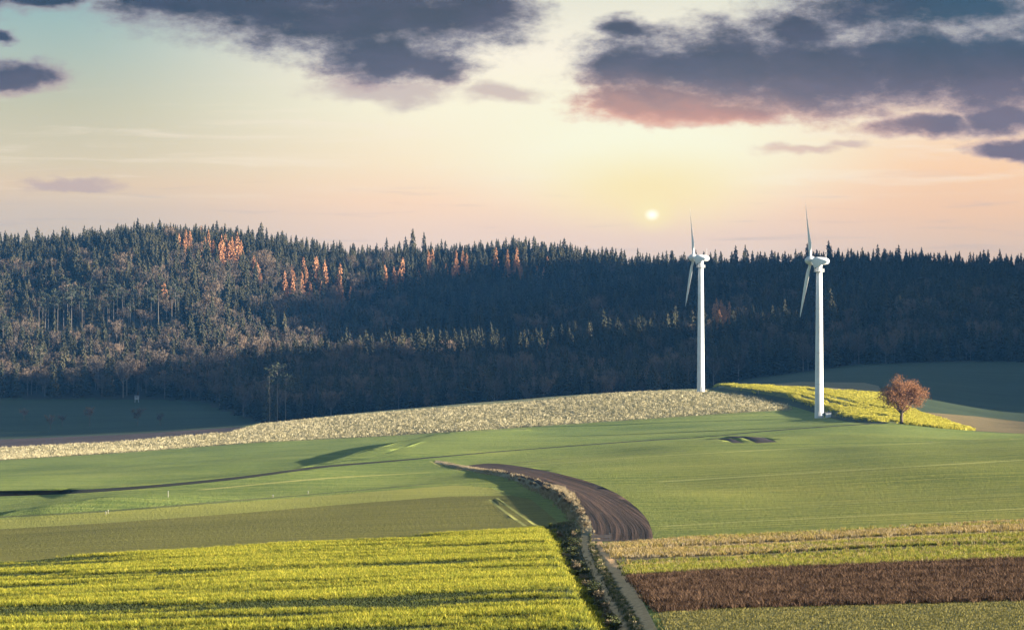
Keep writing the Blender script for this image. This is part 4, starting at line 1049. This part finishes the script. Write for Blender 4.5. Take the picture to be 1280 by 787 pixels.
def build_world():
    w = bpy.data.worlds.new('World'); SC.world = w; w.use_nodes = True
    nt = w.node_tree; nt.nodes.clear(); L = nt.links.new
    def mth(op, a, b=None, c=None, clamp=False):
        n = nt.nodes.new('ShaderNodeMath'); n.operation = op; n.use_clamp = clamp
        for i, s in enumerate((a, b, c)):
            if s is None: continue
            if isinstance(s, (int, float)): n.inputs[i].default_value = s
            else: L(s, n.inputs[i])
        return n.outputs[0]
    def ss(a, b, x):
        n = nt.nodes.new('ShaderNodeMapRange'); n.interpolation_type = 'SMOOTHSTEP'; n.clamp = True
        n.inputs['From Min'].default_value = a; n.inputs['From Max'].default_value = b; L(x, n.inputs['Value']); return n.outputs[0]
    def mx(a, b, f):
        n = nt.nodes.new('ShaderNodeMix'); n.data_type = 'RGBA'
        if isinstance(f, (int, float)): n.inputs[0].default_value = f
        else: L(f, n.inputs[0])
        for s, v in ((6, a), (7, b)):
            if isinstance(v, tuple): n.inputs[s].default_value = (*v, 1)
            else: L(v, n.inputs[s])
        return n.outputs[2]
    tc = nt.nodes.new('ShaderNodeTexCoord'); sep = nt.nodes.new('ShaderNodeSeparateXYZ'); L(tc.outputs['Generated'], sep.inputs[0])
    x, y, z = sep.outputs
    az = mth('ARCTAN2', x, y); el = mth('ARCTAN2', z, mth('SQRT', mth('ADD', mth('MULTIPLY', x, x), mth('MULTIPLY', y, y))))
    U = mth('MULTIPLY_ADD', az, F, CU); V = mth('MULTIPLY_ADD', el, -F, V0)     # the sky in steps of 1/3600 rad: azimuth, height
    cx = nt.nodes.new('ShaderNodeCombineXYZ'); L(U, cx.inputs[0]); L(V, cx.inputs[1]); P = cx.outputs[0]
    def nz(sx, sy, seed, detail=5, rough=.55, dist=0.0):
        mp = nt.nodes.new('ShaderNodeMapping'); mp.inputs['Scale'].default_value = (1/sx, 1/sy, 1); mp.inputs['Location'].default_value = (seed*3.3, seed*1.7, seed)
        L(P, mp.inputs['Vector']); n = nt.nodes.new('ShaderNodeTexNoise'); n.inputs['Scale'].default_value = 1; n.inputs['Detail'].default_value = detail; n.inputs['Roughness'].default_value = rough; n.inputs['Distortion'].default_value = dist
        L(mp.outputs[0], n.inputs['Vector']); return n.outputs['Fac']
    def rampV(val, stops):
        r = nt.nodes.new('ShaderNodeValToRGB'); e = r.color_ramp.elements
        while len(e) < len(stops): e.new(.5)
        for i, (p, c) in enumerate(stops): e[i].position = p; e[i].color = (*lin(c), 1)
        L(val, r.inputs[0]); return r.outputs[0]
    hv = mth('DIVIDE', V, 340.0, clamp=True)
    left = rampV(hv, [(0, (150, 182, 180)), (.2, (176, 190, 174)), (.42, (204, 196, 160)), (.6, (220, 202, 164)), (.68, (228, 200, 162)), (.78, (212, 192, 170)), (1, (200, 184, 168))])
    mid = rampV(hv, [(0, (234, 230, 208)), (.2, (255, 244, 218)), (.4, (255, 244, 208)), (.6, (255, 231, 188)), (.74, (255, 217, 178)), (.86, (240, 210, 186)), (1, (226, 206, 192))])
    right = rampV(hv, [(0, (160, 182, 184)), (.2, (218, 210, 190)), (.45, (255, 222, 180)), (.62, (255, 208, 158)), (.78, (244, 200, 160)), (.9, (226, 196, 172)), (1, (214, 190, 174))])
    base = mx(left, mid, ss(60, 560, U)); base = mx(base, right, ss(860, 1230, U))
    # thin high streaks
    st = nz(260, 16, 4, 5, .6, .6); st = mth('MULTIPLY', ss(.50, .72, st), mth('MULTIPLY', ss(90, 150, V), mth('SUBTRACT', 1.0, ss(225, 265, V))))
    base = mx(base, lin((255, 236, 208)), mth('MULTIPLY', st, .45))
    st2 = nz(170, 11, 9, 4, .6, .4); st2 = mth('MULTIPLY', ss(.54, .75, st2), ss(205, 240, V))
    base = mx(base, lin((182, 172, 172)), mth('MULTIPLY', st2, .35))
    # glow round the low sun
    def ell(cu, cv, ru, rv, off=None):
        a = mth('DIVIDE', mth('SUBTRACT', U, cu), ru); b = mth('DIVIDE', mth('SUBTRACT', V, cv), rv)
        return mth('SQRT', mth('ADD', mth('MULTIPLY', a, a), mth('MULTIPLY', b, b)))
    g1 = mth('SUBTRACT', 1.0, ss(0, 1, ell(805, 185, 360, 120)))
    base = mx(base, lin((255, 251, 214)), mth('MULTIPLY', g1, .95))
    g2 = mth('SUBTRACT', 1.0, ss(0, 1, ell(812, 236, 200, 72)))
    base = mx(base, lin((255, 230, 158)), mth('MULTIPLY', g2, .75))
    # clouds
    BL = [(330, 0, 190, 62), (470, 20, 170, 62), (590, 12, 95, 45), (540, 84, 62, 26), (470, 70, 90, 40), (215, 5, 90, 30),
          (40, 4, 85, 20), (22, 96, 58, 22), (8, 50, 26, 8),
          (800, 85, 95, 46), (900, 90, 150, 62), (1020, 92, 150, 58), (1140, 84, 140, 62), (1250, 96, 120, 76), (820, 130, 110, 26), (900, 140, 90, 20), (1150, 12, 190, 40), (1000, 40, 80, 34), (790, 38, 50, 16),
          (1168, 160, 92, 17), (1270, 190, 60, 16), (1250, 150, 50, 22)]
    BS = [(485, 117, 100, 20), (638, 118, 52, 16), (90, 228, 62, 8), (1002, 186, 60, 8), (1060, 180, 40, 7), (870, 148, 130, 14)]
    # torn outlines: the whole sheet of cloud is warped by turbulence, then eaten into by finer noise
    def warp(seed, sx, sy, amp, det=3):
        return mth('MULTIPLY', mth('SUBTRACT', nz(sx, sy, seed, det, .55), .5), amp)
    U0, V0_ = U, V
    U = mth('ADD', U, mth('ADD', warp(21, 110, 60, 120), warp(23, 30, 18, 26)))
    V = mth('ADD', V, mth('ADD', warp(22, 130, 60, 55), warp(24, 28, 16, 13)))
    w1 = mth('SUBTRACT', nz(70, 34, 2, 8, .66), .5); w2 = mth('SUBTRACT', nz(20, 10, 6, 6, .7), .5)
    dn = None
    for cu, cv, ru, rv in BL:
        d = mth('SUBTRACT', 1.0, ell(cu, cv, ru, rv))
        dn = d if dn is None else mth('SMOOTH_MAX', dn, d, .15)
    dn = mth('ADD', dn, mth('ADD', mth('MULTIPLY', w1, 1.0), mth('MULTIPLY', w2, .62)))
    cov = ss(-.30, .34, dn); core = ss(.0, .62, dn)
    dn2 = None
    for cu, cv, ru, rv in BS:
        d = mth('SUBTRACT', 1.0, ell(cu, cv, ru, rv))
        dn2 = d if dn2 is None else mth('SMOOTH_MAX', dn2, d, .15)
    dn2 = mth('ADD', dn2, mth('ADD', mth('MULTIPLY', w1, .9), mth('MULTIPLY', w2, .5)))
    cov2 = mth('MULTIPLY', ss(-.25, .65, dn2), .72)
    # colour: slate in the heart, mauve outside, warm where the low sun reaches the underside
    near = mth('SUBTRACT', 1.0, ss(.15, 1, ell(820, 230, 420, 170)))
    low = ss(60, 140, V)
    warm = mth('MULTIPLY', near, ss(80, 150, V))
    rim = mx(lin((158, 150, 156)), lin((246, 204, 172)), near)
    rim = mx(rim, lin((214, 170, 152)), mth('MULTIPLY', low, .6))
    tone = nz(90, 40, 12, 4, .6)
    body = mx(lin((36, 44, 66)), lin((60, 60, 84)), ss(.35, .7, tone))
    body = mx(body, lin((112, 96, 108)), mth('MULTIPLY', low, .75))
    body = mx(body, lin((40, 70, 90)), mth('MULTIPLY', mth('MULTIPLY', ss(1000, 1230, U), mth('SUBTRACT', 1.0, ss(30, 110, V))), .8))
    cl = mx(rim, body, core)
    cl = mx(cl, lin((246, 172, 130)), mth('MULTIPLY', warm, .9))
    base = mx(base, mx(lin((190, 166, 160)), lin((232, 186, 160)), near), cov2)
    sky = mx(base, cl, mth('MULTIPLY', cov, .93))
    # the sun itself
    U, V = U0, V0_
    dsk = mth('SUBTRACT', 1.0, ss(0, 1.0, ell(815, 268.5, 12, 9.5)))
    halo = mth('SUBTRACT', 1.0, ss(0, 1, ell(815, 266, 40, 30)))
    sky = mx(sky, lin((255, 236, 170)), mth('MULTIPLY', halo, .8))
    sky = mx(sky, (1.3, 1.2, .95), dsk)
    ns = nt.nodes.new('ShaderNodeTexSky'); ns.sky_type = 'NISHITA'; ns.sun_disc = False
    ns.sun_elevation = R(SUN_EL); ns.sun_rotation = R(SUN_AZ); ns.air_density = 1.0; ns.dust_density = 1.0; ns.ozone_density = 1.2
    b1 = nt.nodes.new('ShaderNodeBackground'); b1.inputs['Strength'].default_value = SKY_STRENGTH; L(ns.outputs[0], b1.inputs[0])
    b2 = nt.nodes.new('ShaderNodeBackground'); b2.inputs['Strength'].default_value = 1/2**EV; L(sky, b2.inputs[0])
    wt = mth('MULTIPLY', mth('SUBTRACT', 1.0, ss(.12, .26, el)), mth('SUBTRACT', 1.0, ss(.35, .75, mth('ABSOLUTE', az))))
    ms = nt.nodes.new('ShaderNodeMixShader'); L(wt, ms.inputs[0]); L(b1.outputs[0], ms.inputs[1]); L(b2.outputs[0], ms.inputs[2])
    out = nt.nodes.new('ShaderNodeOutputWorld'); L(ms.outputs[0], out.inputs[0])
build_world()

HAZE = 0.000021
if HAZE:
    mb = MB(); 
    x0, x1, y0, y1, z0, z1 = -2700, 2700, -1000, 3400, ZLOW-1.0, ZHIGH
    mb.box(((x0+x1)/2, (y0+y1)/2, (z0+z1)/2), (x1-x0, y1-y0, z1-z0))
    hm = bpy.data.materials.new('blue_air'); hm.use_nodes = True; nt = hm.node_tree; nt.nodes.clear()
    pv = nt.nodes.new('ShaderNodeVolumePrincipled'); pv.inputs['Color'].default_value = (.10, .40, 1, 1); pv.inputs['Density'].default_value = HAZE; pv.inputs['Anisotropy'].default_value = 0.0
    o_ = nt.nodes.new('ShaderNodeOutputMaterial'); nt.links.new(pv.outputs[0], o_.inputs['Volume'])
    ho = new_obj('haze', mb.mesh('haze', hm)); tag(ho, kind='stuff')

SC.view_settings.view_transform = 'Standard'; SC.view_settings.look = 'None'; SC.view_settings.exposure = EV; SC.view_settings.gamma = 1; SC.view_settings.use_curve_mapping = False
SC.cycles.use_denoising = True; SC.cycles.max_bounces = 4; SC.cycles.diffuse_bounces = 2; SC.cycles.glossy_bounces = 1; SC.cycles.transmission_bounces = 2; SC.cycles.volume_bounces = 0; SC.cycles.transparent_max_bounces = 4
SC.render.resolution_x = 1024; SC.render.resolution_y = 629
